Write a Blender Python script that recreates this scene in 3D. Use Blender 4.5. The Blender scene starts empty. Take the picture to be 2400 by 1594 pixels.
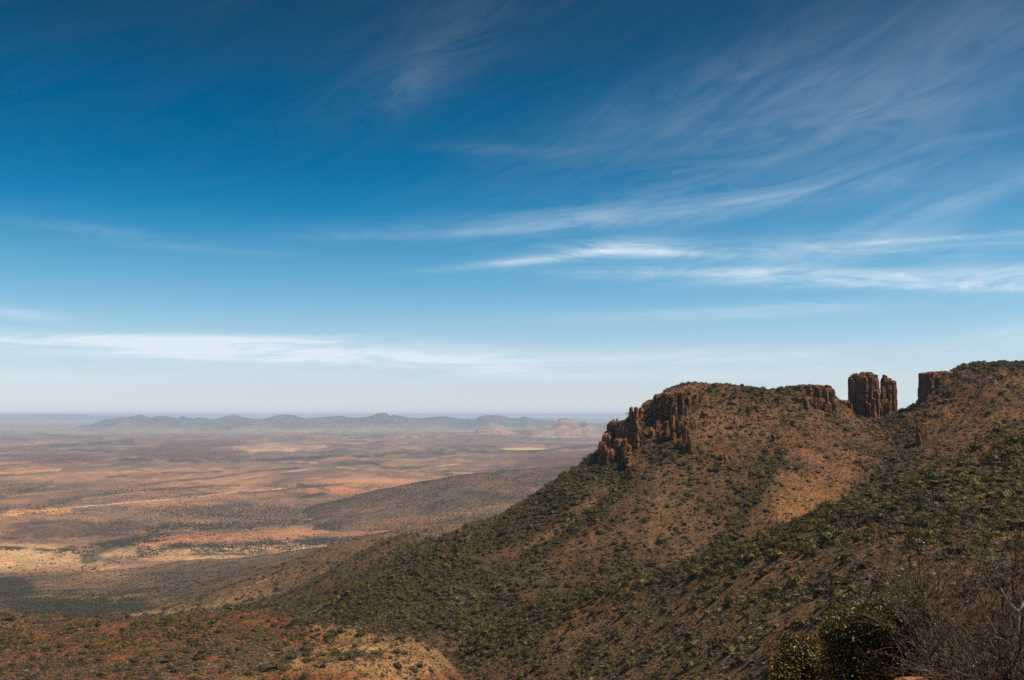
import bpy, bmesh, math, random
import numpy as np
from mathutils import Vector, Matrix

random.seed(7)
rng = np.random.default_rng(11)
S = bpy.context.scene
DENOISE = False       # the photograph has fine sensor grain of its own
COL = S.collection

# ------------------------------------------------------------------ camera
F = 2305.0                       # focal length in units of a 2400 px wide frame
EYE = 972.0                      # row of the eye level
PITCH = math.atan((EYE - 797.0) / F)
CPI, SPI = math.cos(PITCH), math.sin(PITCH)
cam_d = bpy.data.cameras.new('camera')
cam = bpy.data.objects.new('camera', cam_d)
COL.objects.link(cam)
cam.location = (0, 0, 0)
cam.rotation_euler = (math.pi / 2 + PITCH, 0, 0)
cam_d.sensor_width = 36
cam_d.lens = 36 * F / 2400
cam_d.clip_start = 0.1
cam_d.clip_end = 400000
S.camera = cam

def ray(px, py):
    u = (px - 1200.0) / F
    v = (797.0 - py) / F
    return u, CPI - SPI * v, SPI + CPI * v

def P(px, py, Y):
    dx, dy, dz = ray(px, py)
    k = Y / dy
    return (dx * k, Y, dz * k)

def proj(x, y, z):
    d = CPI * y + SPI * z
    return 1200 + F * x / d, 797 - F * (-SPI * y + CPI * z) / d

def azel(px, py):
    dx, dy, dz = ray(px, py)
    return math.atan2(dx, dy), math.atan2(dz, math.hypot(dx, dy))

# ------------------------------------------------------------------ sun, sky, exposure
SUN_AZ = math.radians(99)        # clockwise from the view direction: from the right, a little behind
SUN_EL = math.radians(61)
sd = bpy.data.lights.new('sun', 'SUN')
sd.energy = 5.0
sd.angle = math.radians(0.53)
sd.color = (1.0, 0.92, 0.80)
so = bpy.data.objects.new('sun', sd)
COL.objects.link(so)
sv = Vector((math.sin(SUN_AZ) * math.cos(SUN_EL), math.cos(SUN_AZ) * math.cos(SUN_EL), math.sin(SUN_EL)))
so.rotation_euler = sv.to_track_quat('Z', 'Y').to_euler()
so.location = sv * 500

class NT:
    """tiny node builder"""
    def __init__(self, tree):
        self.t = tree; self.n = tree.nodes; self.l = tree.links
    def add(self, typ, **kw):
        nd = self.n.new(typ)
        for k, v in kw.items():
            setattr(nd, k, v)
        return nd
    def put(self, sock, v):
        if v is None:
            return
        if hasattr(v, 'is_output'):
            self.l.new(v, sock)
        else:
            sock.default_value = v
    def m(self, op, a, b=None, c=None, clamp=False):
        nd = self.add('ShaderNodeMath', operation=op, use_clamp=clamp)
        self.put(nd.inputs[0], a); self.put(nd.inputs[1], b); self.put(nd.inputs[2], c)
        return nd.outputs[0]
    def vm(self, op, a, b=None):
        nd = self.add('ShaderNodeVectorMath', operation=op)
        self.put(nd.inputs[0], a); self.put(nd.inputs[1], b)
        return nd.outputs[0]
    def mix(self, fac, a, b, typ='MIX'):
        nd = self.add('ShaderNodeMix', data_type='RGBA', blend_type=typ)
        self.put(nd.inputs['Factor'], fac)
        self.put(nd.inputs[6], a); self.put(nd.inputs[7], b)
        return nd.outputs[2]
    def noise(self, vec, scale, detail=4, rough=0.55, dist=0.0):
        nd = self.add('ShaderNodeTexNoise')
        self.put(nd.inputs['Vector'], vec)
        nd.inputs['Scale'].default_value = scale
        nd.inputs['Detail'].default_value = detail
        nd.inputs['Roughness'].default_value = rough
        nd.inputs['Distortion'].default_value = dist
        return nd.outputs[0]
    def ramp(self, fac, stops, interp='LINEAR'):
        nd = self.add('ShaderNodeValToRGB')
        cr = nd.color_ramp
        cr.interpolation = interp
        while len(cr.elements) > 1:
            cr.elements.remove(cr.elements[-1])
        cr.elements[0].position = stops[0][0]
        cr.elements[0].color = tuple(stops[0][1]) + (1,)
        for p, c in stops[1:]:
            e = cr.elements.new(p); e.color = tuple(c) + (1,)
        self.put(nd.inputs[0], fac)
        return nd.outputs[0]
    def mapr(self, v, a, b, c=0.0, d=1.0, smooth=False):
        nd = self.add('ShaderNodeMapRange')
        if smooth:
            nd.interpolation_type = 'SMOOTHSTEP'
        self.put(nd.inputs[0], v)
        for i, q in enumerate((a, b, c, d)):
            nd.inputs[i + 1].default_value = q
        return nd.outputs[0]

world = bpy.data.worlds.new('World')
S.world = world
world.use_nodes = True
wt = world.node_tree
wt.nodes.clear()
W = NT(wt)
SKY_STRENGTH = 0.082
sky = W.add('ShaderNodeTexSky', sky_type='NISHITA', sun_disc=False)
sky.sun_elevation = SUN_EL
sky.sun_rotation = SUN_AZ
sky.altitude = 1300
sky.air_density = 1.0
sky.dust_density = 0.4
sky.ozone_density = 2.0
tc = W.add('ShaderNodeTexCoord')
sep = W.add('ShaderNodeSeparateXYZ')
W.l.new(tc.outputs['Generated'], sep.inputs[0])
vx, vy, vz = sep.outputs
az = W.m('ARCTAN2', vx, vy)
el = W.m('ARCSINE', vz)
eln = W.m('MULTIPLY', el, 2 / math.pi)            # 0 horizon .. 1 zenith
def elp(py):
    return azel(1200, py)[1] * 2 / math.pi
SKY_TINT = [(0.0011, (0.951, 1.09, 1.46)), (0.0115, (0.987, 1.035, 1.292)), (0.0253, (1.039, 1.049, 1.189)), (0.0419, (0.997, 1.08, 1.158)), (0.0585, (0.852, 1.084, 1.139)), (0.075, (0.629, 0.998, 1.096)), (0.0915, (0.44, 0.95, 1.05)),
            (0.1135, (0.18, 0.80, .965)), (0.1298, (0.05, 0.69, 0.885)), (0.1568, (0.0, 0.545, 0.74)), (0.1834, (0.0, 0.475, 0.65)), (0.2018, (0.0, 0.425, 0.60)), (0.2225, (0.024, 0.374, 0.514)), (0.2402, (0.034, 0.339, 0.449)),
            (0.2597, (0.054, 0.319, 0.42))]
SKY_TINT = [(e, tuple(q / 1.5 for q in c)) for e, c in SKY_TINT]      # a polarising filter's deep blue; scaled back by 1.5 below
tint = W.ramp(eln, SKY_TINT)
skyc = W.vm('MULTIPLY', W.vm('MULTIPLY', sky.outputs[0], tint), (1.5, 1.5, 1.5))
# cirrus: streaky noise gated by broad veils, all as functions of the direction
def lobe(px, py, hw, hh, ang, amp):
    a0, e0 = azel(px, py)
    ca, sa = math.cos(ang), math.sin(ang)
    da = W.m('SUBTRACT', az, a0); de = W.m('SUBTRACT', el, e0)
    u = W.m('ADD', W.m('MULTIPLY', da, ca / (hw / F)), W.m('MULTIPLY', de, sa / (hw / F)))
    v = W.m('ADD', W.m('MULTIPLY', da, -sa / (hh / F)), W.m('MULTIPLY', de, ca / (hh / F)))
    q = W.m('ADD', W.m('MULTIPLY', u, u), W.m('MULTIPLY', v, v))
    return W.m('MULTIPLY', W.m('EXPONENT', W.m('MULTIPLY', q, -1.0)), amp)
def total(items):
    r = items[0]
    for i in items[1:]:
        r = W.m('ADD', r, i)
    return r
cmb = W.add('ShaderNodeCombineXYZ')
W.l.new(az, cmb.inputs[0]); W.l.new(el, cmb.inputs[1])
def streak(ang, sx, sy, scale, seed, detail=5, dist=0.6, rough=0.6):
    mp = W.add('ShaderNodeMapping')
    W.l.new(cmb.outputs[0], mp.inputs['Vector'])
    mp.inputs['Rotation'].default_value = (0, 0, -ang)
    r = W.vm('MULTIPLY', mp.outputs[0], (sx, sy, 1))
    r = W.vm('ADD', r, (seed * 3.1, seed * 1.7, seed))
    return W.noise(r, scale, detail, rough, dist)
n_low = W.mapr(streak(0.02, 6, 60, 1.0, 3, 8, 1.2, .66), 0.36, 0.72)
n_mid = W.mapr(streak(-0.02, 7, 46, 1.0, 5, 8, 1.6, .66), 0.36, 0.74)
n_fan = W.mapr(streak(0.14, 5, 30, 1.0, 9, 8, 1.6, .66), 0.38, 0.78)
n_fan2 = W.mapr(streak(0.42, 5, 20, 1.0, 14, 8, 2.0, .66), 0.38, 0.8)
n_soft = W.mapr(streak(0.2, 2, 6, 1.0, 21, 3, 0.4), 0.3, 0.75)
low = W.m('MULTIPLY', total([lobe(600, 828, 620, 26, -0.01, 1.15), lobe(200, 800, 500, 16, 0.0, 0.8), lobe(560, 798, 330, 10, 0.03, .6), lobe(1000, 848, 330, 16, -0.07, 0.8), lobe(1700, 835, 420, 22, 0, 0.45),
                             lobe(1500, 880, 600, 16, 0, .35), lobe(40, 735, 110, 12, -0.1, .35), lobe(300, 880, 700, 20, 0, .3)]), W.m('ADD', n_low, 0.16))
mid = W.m('MULTIPLY', total([lobe(1460, 578, 150, 20, 0.02, 0.58), lobe(1260, 608, 190, 9, 0.10, 0.6), lobe(1560, 592, 150, 9, -0.06, .5), lobe(2130, 645, 520, 20, -0.03, 0.82),
                             lobe(2330, 672, 260, 12, -0.06, 0.9), lobe(1700, 640, 240, 10, -.02, .5), lobe(1900, 590, 520, 34, 0, 0.35), lobe(1750, 730, 420, 16, 0.02, 0.35), lobe(2400, 785, 160, 26, 0.12, 0.4),
                             lobe(2250, 556, 320, 6, 0, .4)]), W.m('ADD', n_mid, 0.12))
fan = W.m('MULTIPLY', total([lobe(1350, 515, 480, 26, 0.07, 0.30), lobe(1100, 545, 260, 10, 0.05, .2), lobe(1750, 450, 520, 70, 0.12, 0.17), lobe(1180, 352, 140, 14, -0.04, .10), lobe(1900, 290, 420, 60, 0.06, 0.14), lobe(230, 540, 170, 12, -0.05, .14), lobe(420, 580, 240, 9, -.02, .09)]), W.m('ADD', n_fan, 0.12))
fan2 = W.m('MULTIPLY', total([lobe(960, 200, 90, 40, 0.8, 0.07), lobe(1030, 110, 260, 90, 0.5, 0.055), lobe(1600, 250, 460, 80, 0.3, 0.09), lobe(2300, 130, 360, 110, 0.45, 0.08), lobe(1930, 190, 150, 45, 0.1, .06), lobe(2250, 470, 420, 40, .3, .15)]), W.m('ADD', n_fan2, 0.25))
veil = W.m('MULTIPLY', total([lobe(2150, 200, 560, 230, 0.2, 0.06), lobe(2050, 520, 560, 120, 0.0, .08), lobe(2350, 420, 400, 130, 0, .06)]), W.m('ADD', n_soft, .25))
stray = W.m('MULTIPLY', n_fan2, 0.012)
cover = W.m('MINIMUM', total([low, mid, fan, fan2, veil, stray]), 0.85)
skyc = W.mix(cover, skyc, (7.9, 8.7, 9.6, 1))
bg = W.add('ShaderNodeBackground')
W.l.new(skyc, bg.inputs[0])
bg.inputs[1].default_value = SKY_STRENGTH
wo = W.add('ShaderNodeOutputWorld')
W.l.new(bg.outputs[0], wo.inputs[0])
world.cycles.sampling_method = 'MANUAL'
world.cycles.sample_map_resolution = 512

S.view_settings.view_transform = 'Standard'
S.view_settings.look = 'None'
S.view_settings.gamma = 1
S.view_settings.exposure = 0.3
S.view_settings.use_curve_mapping = False
S.render.engine = 'CYCLES'
S.cycles.use_denoising = DENOISE
try:
    S.cycles.denoiser = 'OPENIMAGEDENOISE'
except Exception:
    pass
S.cycles.max_bounces = 6
S.cycles.diffuse_bounces = 1
S.cycles.glossy_bounces = 2
S.cycles.transmission_bounces = 2
S.cycles.transparent_max_bounces = 8
S.cycles.volume_bounces = 1
S.cycles.use_adaptive_sampling = False

# ------------------------------------------------------------------ numpy noise
def _h(ix, iy, seed):
    n = (ix.astype(np.int64) * 374761393 + iy.astype(np.int64) * 668265263 + seed * 974711) & 0xFFFFFFFF
    n = ((n ^ (n >> 13)) * 1274126177) & 0xFFFFFFFF
    n = (n ^ (n >> 16)) & 0xFFFFFF
    return n / float(0xFFFFFF)
def vn(x, y, seed=0):
    ix = np.floor(x); iy = np.floor(y)
    fx = x - ix; fy = y - iy
    fx = fx * fx * fx * (fx * (fx * 6 - 15) + 10); fy = fy * fy * fy * (fy * (fy * 6 - 15) + 10)
    a = _h(ix, iy, seed); b = _h(ix + 1, iy, seed); c = _h(ix, iy + 1, seed); d = _h(ix + 1, iy + 1, seed)
    return (a + (b - a) * fx) * (1 - fy) + (c + (d - c) * fx) * fy
def fbm(x, y, seed=0, oct=5, gain=0.5):
    s = 0; a = 1; t = 0
    for i in range(oct):
        s = s + a * (vn(x, y, seed + i * 17) * 2 - 1); t += a
        x, y = x * 1.97 * 0.8 - y * 1.97 * 0.6 + 7.3, x * 1.97 * 0.6 + y * 1.97 * 0.8 + 3.1
        a *= gain
    return s / t
def ridged(x, y, seed=0, oct=5, gain=0.5):
    s = 0; a = 1; t = 0
    for i in range(oct):
        s = s + a * (1 - np.abs(vn(x, y, seed + i * 17) * 2 - 1) * 2); t += a
        x, y = x * 1.97 * 0.8 - y * 1.97 * 0.6 + 7.3, x * 1.97 * 0.6 + y * 1.97 * 0.8 + 3.1
        a *= gain
    return s / t
def sstep(a, b, v):
    t = np.clip((v - a) / (b - a), 0, 1)
    return t * t * (3 - 2 * t)

# ------------------------------------------------------------------ thin plate surfaces through surveyed points
class Sheet:
    def __init__(self, pts, smooth=0.0):
        p = np.array(pts, float)
        self.c = p[:, :2] / 100.0
        z = p[:, 2]
        n = len(p)
        K = self._k(self.c[:, None, :] - self.c[None, :, :]) + smooth * np.eye(n)
        A = np.zeros((n + 3, n + 3))
        A[:n, :n] = K
        A[:n, n] = 1; A[:n, n + 1:] = self.c
        A[n, :n] = 1; A[n + 1:, :n] = self.c.T
        self.w = np.linalg.solve(A, np.concatenate([z, [0, 0, 0]]))
    @staticmethod
    def _k(d):
        r2 = (d ** 2).sum(-1)
        return 0.5 * r2 * np.log(r2 + 1e-9)
    def __call__(self, x, y):
        x = np.asarray(x, float); y = np.asarray(y, float)
        sh = x.shape
        q = np.stack([x.ravel(), y.ravel()], 1) / 100.0
        out = np.empty(len(q))
        for i in range(0, len(q), 20000):
            b = q[i:i + 20000]
            k = self._k(b[:, None, :] - self.c[None, :, :])
            out[i:i + 20000] = k @ self.w[:-3] + self.w[-3] + b @ self.w[-2:]
        return out.reshape(sh)

# ridge (with cliffs on its crest) and its long skirt running down to the plain
R_PTS = []
def rp(px, py, Y): R_PTS.append(P(px, py, Y))
crest = [(1405, 1062, 838), (1430, 1030, 845), (1465, 1000, 852), (1500, 972, 860), (1540, 935, 870), (1600, 912, 880), (1660, 908, 885), (1730, 908, 890), (1790, 917, 895),
         (1850, 908, 898), (1905, 904, 900), (1945, 912, 900), (1985, 965, 905), (2050, 968, 915), (2115, 962, 915), (2145, 956, 912), (2163, 948, 908), (2182, 905, 902), (2198, 876, 898), (2235, 863, 892),
         (2310, 855, 880), (2400, 855, 870), (2520, 852, 860), (2750, 848, 850)]
for c in crest:
    rp(*c)
    x, y, z = P(*c)
    R_PTS.append((x * 1.05, y + 45, z - 3))
    R_PTS.append((x * 1.2, y + 200, z - 45))
for c in [(1350, 1100, 828), (1300, 1132, 820), (1200, 1192, 800), (1100, 1245, 785), (1000, 1290, 780), (850, 1368, 780), (740, 1425, 790)]:
    rp(*c)
# behind the nose: falls to the plain
for (px, py, Y, dy, dz) in [(1405, 1062, 838, 60, -35), (1300, 1132, 820, 70, -45), (1200, 1192, 800, 80, -40), (1405, 1062, 838, 300, -220), (1200, 1192, 800, 400, -220), (1300, 1132, 820, 900, -330), (1500, 972, 860, 900, -330), (1800, 917, 895, 900, -250)]:
    x, y, z = P(px, py, Y)
    R_PTS.append((x, y + dy, z + dz))
for c in [(1000, 1274, 900), (1000, 1262, 1150), (980, 1256, 1500), (960, 1252, 2100),
          (850, 1342, 950), (850, 1315, 1300), (850, 1292, 2000), (850, 1274, 2900), (850, 1262, 3700),
          (700, 1440, 850), (700, 1400, 1150), (700, 1360, 1700), (700, 1320, 2500), (700, 1292, 3250),
          (500, 1432, 1100), (500, 1400, 1500), (500, 1352, 2200), (500, 1314, 3000),
          (250, 1450, 1300), (250, 1405, 1850), (250, 1342, 2850), (0, 1450, 1500), (0, 1400, 2150), (0, 1352, 2800),
          (-250, 1450, 1600), (-250, 1400, 2200), (-250, 1350, 2800),
          (1900, 960, 862), (1830, 965, 850), (1830, 1040, 790), (1700, 960, 845), (1700, 1050, 780), (1700, 1150, 730), (1700, 1240, 690),
          (2040, 1010, 865), (2070, 1060, 815), (2040, 1130, 745), (1980, 1190, 700), (1900, 1100, 735), (1890, 1010, 805), (1830, 1150, 710), (1800, 1230, 680),
          (2200, 955, 855), (2180, 1030, 790), (2200, 1100, 740), (2290, 960, 820), (2300, 1050, 745), (2400, 940, 800), (2400, 1010, 750), (2550, 940, 790),
          (2150, 1000, 845), (2130, 1060, 810),
          (1600, 1000, 815), (1600, 1100, 755), (1600, 1200, 705), (1600, 1280, 665), (1500, 1050, 805), (1450, 1100, 790), (1450, 1200, 725), (1450, 1310, 660),
          (1300, 1200, 765), (1300, 1300, 695), (1300, 1375, 650), (1100, 1300, 745), (1100, 1400, 675), (1100, 1480, 625),
          (950, 1380, 715), (950, 1450, 665), (850, 1440, 700), (800, 1480, 670)]:
    rp(*c)
# hidden foot of the ridge under the near slopes
for (x, y, z) in [(400, 560, -110), (300, 560, -110), (200, 560, -115), (100, 540, -128), (0, 520, -142), (-100, 540, -152), (-200, 620, -160), (-350, 700, -185), (-500, 900, -225), (-650, 1000, -260)]:
    R_PTS.append((x, y, z))
H_R0 = Sheet(R_PTS, 0.01)
def H_R(x, y):
    z = H_R0(x, y)
    amp = sstep(500, 800, y) * (1 - 0.4 * sstep(1500, 3500, y))
    # erosion ribs running down the slope
    z = z + amp * (4.0 * fbm(x / 38, y / 60, 3, 4) + 1.6 * ridged(x / 16, y / 22, 9, 3))
    gx = (vn(x / 9 + 0.4 * vn(x / 30, y / 30, 5), y / 13, 31) - 0.5)
    z = z + amp * 1.1 * gx
    up = sstep(-40, 5, z) * (y > 600) * (y < 1000)
    z = z + up * (2.6 * (ridged(x / 15, y / 15, 33, 4) - .2) + 1.8 * fbm(x / 6, y / 6, 35, 3))
    st_ = z / 7.0 + .7 * fbm(x / 40, y / 40, 36, 2)
    z = z + up * 1.6 * (sstep(.55, .95, st_ - np.floor(st_)) - (st_ - np.floor(st_)))
    z = z + sstep(1200, 2500, y) * 7 * fbm(x / 170, y / 220, 71, 5)
    return z

N_PTS = []
def npt(px, py, Y): N_PTS.append(P(px, py, Y))
ncrest = [(2700, 900, 400), (2550, 930, 390), (2400, 990, 380), (2300, 1042, 375), (2200, 1092, 370), (2100, 1127, 365), (2000, 1167, 370), (1900, 1205, 380), (1800, 1240, 400), (1700, 1278, 430),
          (1600, 1312, 460), (1500, 1347, 500), (1400, 1377, 530), (1300, 1405, 552), (1200, 1435, 572), (1120, 1480, 585), (1080, 1530, 590)]
for c in ncrest:
    npt(*c)
    x, y, z = P(*c)
    N_PTS.append((x - 3, y + 40, z - 16))
    N_PTS.append((x - 10, y + 110, z - 60))
for c in [(2400, 1100, 320), (2400, 1200, 270), (2400, 1300, 220), (2400, 1400, 180), (2400, 1594, 160), (2100, 1250, 290), (2100, 1350, 240), (2100, 1450, 200), (2100, 1594, 190),
          (1800, 1330, 350), (1800, 1420, 300), (1800, 1500, 262), (1800, 1594, 250), (1500, 1410, 450), (1500, 1480, 400), (1500, 1594, 352), (1250, 1480, 520), (1250, 1540, 480), (1250, 1594, 445),
          (1100, 1540, 555), (1070, 1594, 525), (2600, 1200, 260), (2600, 1500, 140)]:
    npt(*c)
for (x, y, z) in [(-40, 400, -134), (-80, 480, -160), (30, 250, -84), (90, 120, -42), (-60, 250, -115), (0, 100, -52), (60, 60, -26), (-60, 60, -56), (-120, 200, -130), (-160, 500, -190), (-120, 600, -190), (-60, 700, -200)]:
    N_PTS.append((x, y, z))
H_N0 = Sheet(N_PTS, 0.01)
def H_N(x, y):
    return H_N0(x, y) + 2.2 * fbm(x / 45, y / 45, 23, 4) + 0.5 * (fbm(x / 9, y / 9, 24, 3)) + 0.7 * ridged(x / 60 + y / 90, y / 25, 29, 3)

L_PTS = []
def lpt(px, py, Y): L_PTS.append(P(px, py, Y))
lcrest = [(-300, 1430, 690), (-100, 1436, 670), (0, 1440, 650), (100, 1446, 632), (200, 1450, 620), (330, 1448, 605), (450, 1437, 600), (600, 1432, 600), (700, 1447, 585), (760, 1468, 555), (800, 1472, 540),
          (870, 1476, 530), (950, 1492, 520), (1010, 1518, 510), (1060, 1553, 505)]
for c in lcrest:
    lpt(*c)
    x, y, z = P(*c)
    L_PTS.append((x, y + 50, z - 22))
    L_PTS.append((x, y + 130, z - 80))
for c in [(0, 1520, 540), (0, 1594, 460), (150, 1500, 560), (300, 1520, 520), (300, 1594, 440), (450, 1500, 530), (600, 1510, 510), (600, 1594, 425), (720, 1500, 520), (850, 1530, 485), (850, 1594, 430),
          (960, 1550, 475), (1000, 1594, 458), (1060, 1594, 480), (-200, 1594, 450)]:
    lpt(*c)
for (x, y, z) in [(10, 560, -170), (-20, 500, -150), (-10, 440, -152), (10, 600, -190), (-40, 380, -160), (-150, 300, -140), (-80, 250, -160), (-300, 300, -140), (20, 480, -160)]:
    L_PTS.append((x, y, z))
H_L0 = Sheet(L_PTS, 0.01)
def H_L(x, y):
    return H_L0(x, y) + 1.8 * ridged(x / 22, y / 40, 47, 4) + 1.6 * fbm(x / 30, y / 45, 43, 4) + 0.4 * fbm(x / 8, y / 8, 44, 3)

F_PTS = []
for c in [(1700, 1070, 5600), (1500, 1078, 5400), (1400, 1088, 5250), (1340, 1094, 5150), (1280, 1103, 5050), (1200, 1108, 5000), (1110, 1116, 4950), (1000, 1132, 4900), (900, 1151, 4850), (800, 1172, 4850), (730, 1192, 4700)]:
    F_PTS.append(P(*c)); x, y, z = P(*c)
    F_PTS.append((x * 1.1, y + 600, z - 50)); F_PTS.append((x * 1.25, y + 1500, z - 150))
for c in [(1400, 1150, 4400), (1300, 1160, 4300), (1200, 1185, 4000), (1150, 1145, 4500), (1100, 1190, 4100), (1100, 1228, 3880), (1000, 1182, 4320), (1000, 1236, 3920), (900, 1192, 4380), (900, 1232, 3990), (800, 1212, 4280), (800, 1232, 4000), (1300, 1220, 3600), (1200, 1240, 3800), (1600, 1160, 4400)]:
    F_PTS.append(P(*c))
for (x, y, z) in [(-900, 3200, -490), (-500, 3300, -475), (0, 3300, -465), (500, 3000, -450), (-1300, 3900, -520), (-1400, 4700, -520), (-1400, 5600, -520), (-700, 3600, -470)]:
    F_PTS.append((x, y, z))
H_F0 = Sheet(F_PTS, 0.02)
def H_F(x, y):
    return H_F0(x, y) + 15 * fbm(x / 330, y / 420, 61, 5) + 5 * ridged(x / 120, y / 160, 62, 4)

PLAIN = -450.0
def dplain(py):
    return 450.0 * F / (py - EYE)
def mound(x, y, px, py, w_px, depth, h, seed, sharp=2.0, flat=None):
    """a low hill whose foot centre projects at px,py on the plain; w_px half width, depth in metres"""
    Y0 = dplain(py); X0 = (px - 1200) / F * Y0 * 1.0
    hw = w_px / F * Y0
    wx = x + 0.25 * hw * fbm(x / hw, y / depth, seed, 3)
    wy = y + 0.35 * depth * fbm(x / hw + 9, y / depth, seed + 5, 3)
    r = np.sqrt(((wx - X0) / hw) ** 2 + ((wy - Y0) / depth) ** 2)
    g = np.clip(1 - r, 0, 1)
    g = sstep(0, 1, g * sharp)
    return h * g * (0.85 + 0.35 * fbm(x / (hw * .35), y / (depth * .5), seed + 8, 4))
MOUNDS = [(430, 1072, 175, 1500, 62, 1, 1.6), (480, 1050, 140, 1500, 60, 2, 1.6), (120, 1088, 150, 1300, 48, 3, 1.5), (1330, 1100, 215, 1900, 115, 4, 1.4), (1000, 1022, 330, 2500, 75, 5, 1.6), (1320, 1019, 220, 2500, 105, 6, 1.6),
          (690, 1024, 120, 2000, 60, 7, 1.6), (120, 1235, 140, 420, 34, 8, 1.5), (80, 1255, 70, 160, 12, 9, 1.5), (450, 1008, 160, 2500, 90, 11, 1.5), (30, 1014, 60, 2200, 50, 10, 1.6)]
def H_P(x, y):
    z = PLAIN + 9 * fbm(x / 700, y / 900, 81, 5) * sstep(2500, 5000, y) + 2.0 * fbm(x / 90, y / 120, 82, 4)
    for m in MOUNDS:
        z = z + mound(x, y, *m)
    return z

# ------------------------------------------------------------------ materials
def new_mat(name):
    m = bpy.data.materials.new(name)
    m.use_nodes = True
    m.node_tree.nodes.clear()
    return m, NT(m.node_tree)
def finish(T, color, rough=0.95, bump=None, bump_d=0.5, bump_s=0.6, spec=0.15, sub=None):
    b = T.add('ShaderNodeBsdfPrincipled')
    T.put(b.inputs['Base Color'], color)
    T.put(b.inputs['Roughness'], rough)
    b.inputs['Specular IOR Level'].default_value = spec
    if bump is not None:
        bn = T.add('ShaderNodeBump')
        bn.inputs['Strength'].default_value = bump_s
        bn.inputs['Distance'].default_value = bump_d
        T.put(bn.inputs['Height'], bump)
        T.l.new(bn.outputs[0], b.inputs['Normal'])
    o = T.add('ShaderNodeOutputMaterial')
    T.l.new(b.outputs[0], o.inputs[0])
    return b

def ground_mat(name, scales, dots=None, dots_amt=0.0, bump_d=0.6, dark=(0.05, 0.04, 0.028, 1)):
    """albedo from the attribute 'albedo', broken up by soil noise at three real scales, with small low scrub as dots"""
    m, T = new_mat(name)
    at = T.add('ShaderNodeAttribute', attribute_name='albedo')
    g = T.add('ShaderNodeNewGeometry')
    pos = g.outputs['Position']
    n1 = T.noise(pos, 1 / scales[0], 5, 0.65)
    n2 = T.noise(pos, 1 / scales[1], 4, 0.6)
    n3 = T.noise(pos, 1 / scales[2], 3, 0.5)
    f1 = T.mapr(n1, 0.3, 0.7, 0.5, 1.5)
    f2 = T.mapr(n2, 0.3, 0.7, 0.75, 1.25)
    f3 = T.mapr(n3, 0.3, 0.7, 0.85, 1.15)
    f = T.m('MULTIPLY', T.m('MULTIPLY', f1, f2), f3)
    c = T.vm('SCALE', at.outputs['Color'])
    T.l.new(f, c.node.inputs['Scale'])
    # a redder and a paler soil
    hue = T.noise(pos, 1 / (scales[1] * 1.7), 3, 0.6)
    c = T.mix(T.mapr(hue, 0.42, 0.7, 0, 0.5), c, T.mix(1.0, c, (1.25, 0.86, 0.7, 1), 'MULTIPLY'))
    if dots:
        for (sc, th) in dots:
            vo = T.add('ShaderNodeTexVoronoi', feature='F1')
            T.l.new(pos, vo.inputs['Vector'])
            vo.inputs['Scale'].default_value = 1 / sc
            nn = T.noise(pos, 1 / (sc * 6), 3, 0.6)
            thr = T.mapr(nn, 0.3, 0.7, th * 0.3, th * 1.5)
            k = T.m('SUBTRACT', thr, vo.outputs['Distance'])
            k = T.mapr(k, 0.0, 0.12, 0, dots_amt)
            vg = T.add('ShaderNodeAttribute', attribute_name='scrub')
            k = T.m('MULTIPLY', k, vg.outputs['Fac'])
            c = T.mix(k, c, dark)
    finish(T, c, 0.95, T.m('ADD', T.m('MULTIPLY', n1, 0.5), n2), bump_d, 0.7, 0.1)
    return m
M_SLOPE = ground_mat('hillside_soil', (0.9, 5, 40), [(1.1, 0.42)], 0.55, 0.5)
M_PLAIN = ground_mat('plain_soil', (14, 90, 600), [(14, 0.40), (34, 0.38)], 0.75, 3.0)
M_FOOT = ground_mat('foothill_soil', (5, 30, 220), [(9, 0.5), (17, 0.45)], 0.7, 1.5, (0.04, 0.036, 0.028, 1))
M_MOUNT = ground_mat('mountain_soil', (60, 300, 1500), [(90, 0.5)], 0.5, 20.0)

def rock_mat(name, base, dark, pale, zs=1.0, orange=None):
    m, T = new_mat(name)
    g = T.add('ShaderNodeNewGeometry')
    tco = T.add('ShaderNodeTexCoord')
    pos = T.vm('MULTIPLY', g.outputs['Position'], (1, 1, 0.28))
    pos2 = T.vm('MULTIPLY', g.outputs['Position'], (0.4, 0.4, 1.6))
    a = T.noise(pos, 0.45 * zs, 6, 0.65, 0.4)
    b = T.noise(g.outputs['Position'], 1.6 * zs, 5, 0.7)
    s = T.noise(pos2, 0.8 * zs, 4, 0.6)
    c = T.ramp(a, [(0.28, dark), (0.45, base), (0.56, orange or base), (0.72, pale)])
    c = T.mix(T.mapr(b, 0.52, 0.75, 0, 0.55), c, (0.16, 0.14, 0.11, 1))
    c = T.mix(T.mapr(b, 0.25, 0.45, 0.75, 0), c, tuple(dark) + (1,))
    c = T.mix(T.mapr(s, 0.25, 0.42, 0.7, 0), c, tuple(q * 0.6 for q in dark) + (1,))
    pv_ = T.vm('MULTIPLY', g.outputs['Position'], (1, 1, 0.10))
    cr_ = T.noise(pv_, 0.9 * zs, 3, 0.6, 0.8)
    crack = T.mapr(T.m('ABSOLUTE', T.m('SUBTRACT', cr_, 0.5)), 0.0, 0.035, 1.0, 0.0)
    c = T.mix(T.m('MULTIPLY', crack, .8), c, tuple(q * 0.35 for q in dark) + (1,))
    finish(T, c, 0.9, T.m('ADD', T.m('MULTIPLY', a, 1.2), T.m('ADD', b, T.m('SUBTRACT', s, T.m('MULTIPLY', crack, .8)))), 1.0 / zs, 1.0, 0.2)
    return m
M_ROCK = rock_mat('dolerite_rock', (0.17, 0.078, 0.036), (0.035, 0.022, 0.017), (0.34, 0.20, 0.105), 1.0, (0.46, 0.17, 0.05))
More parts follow.
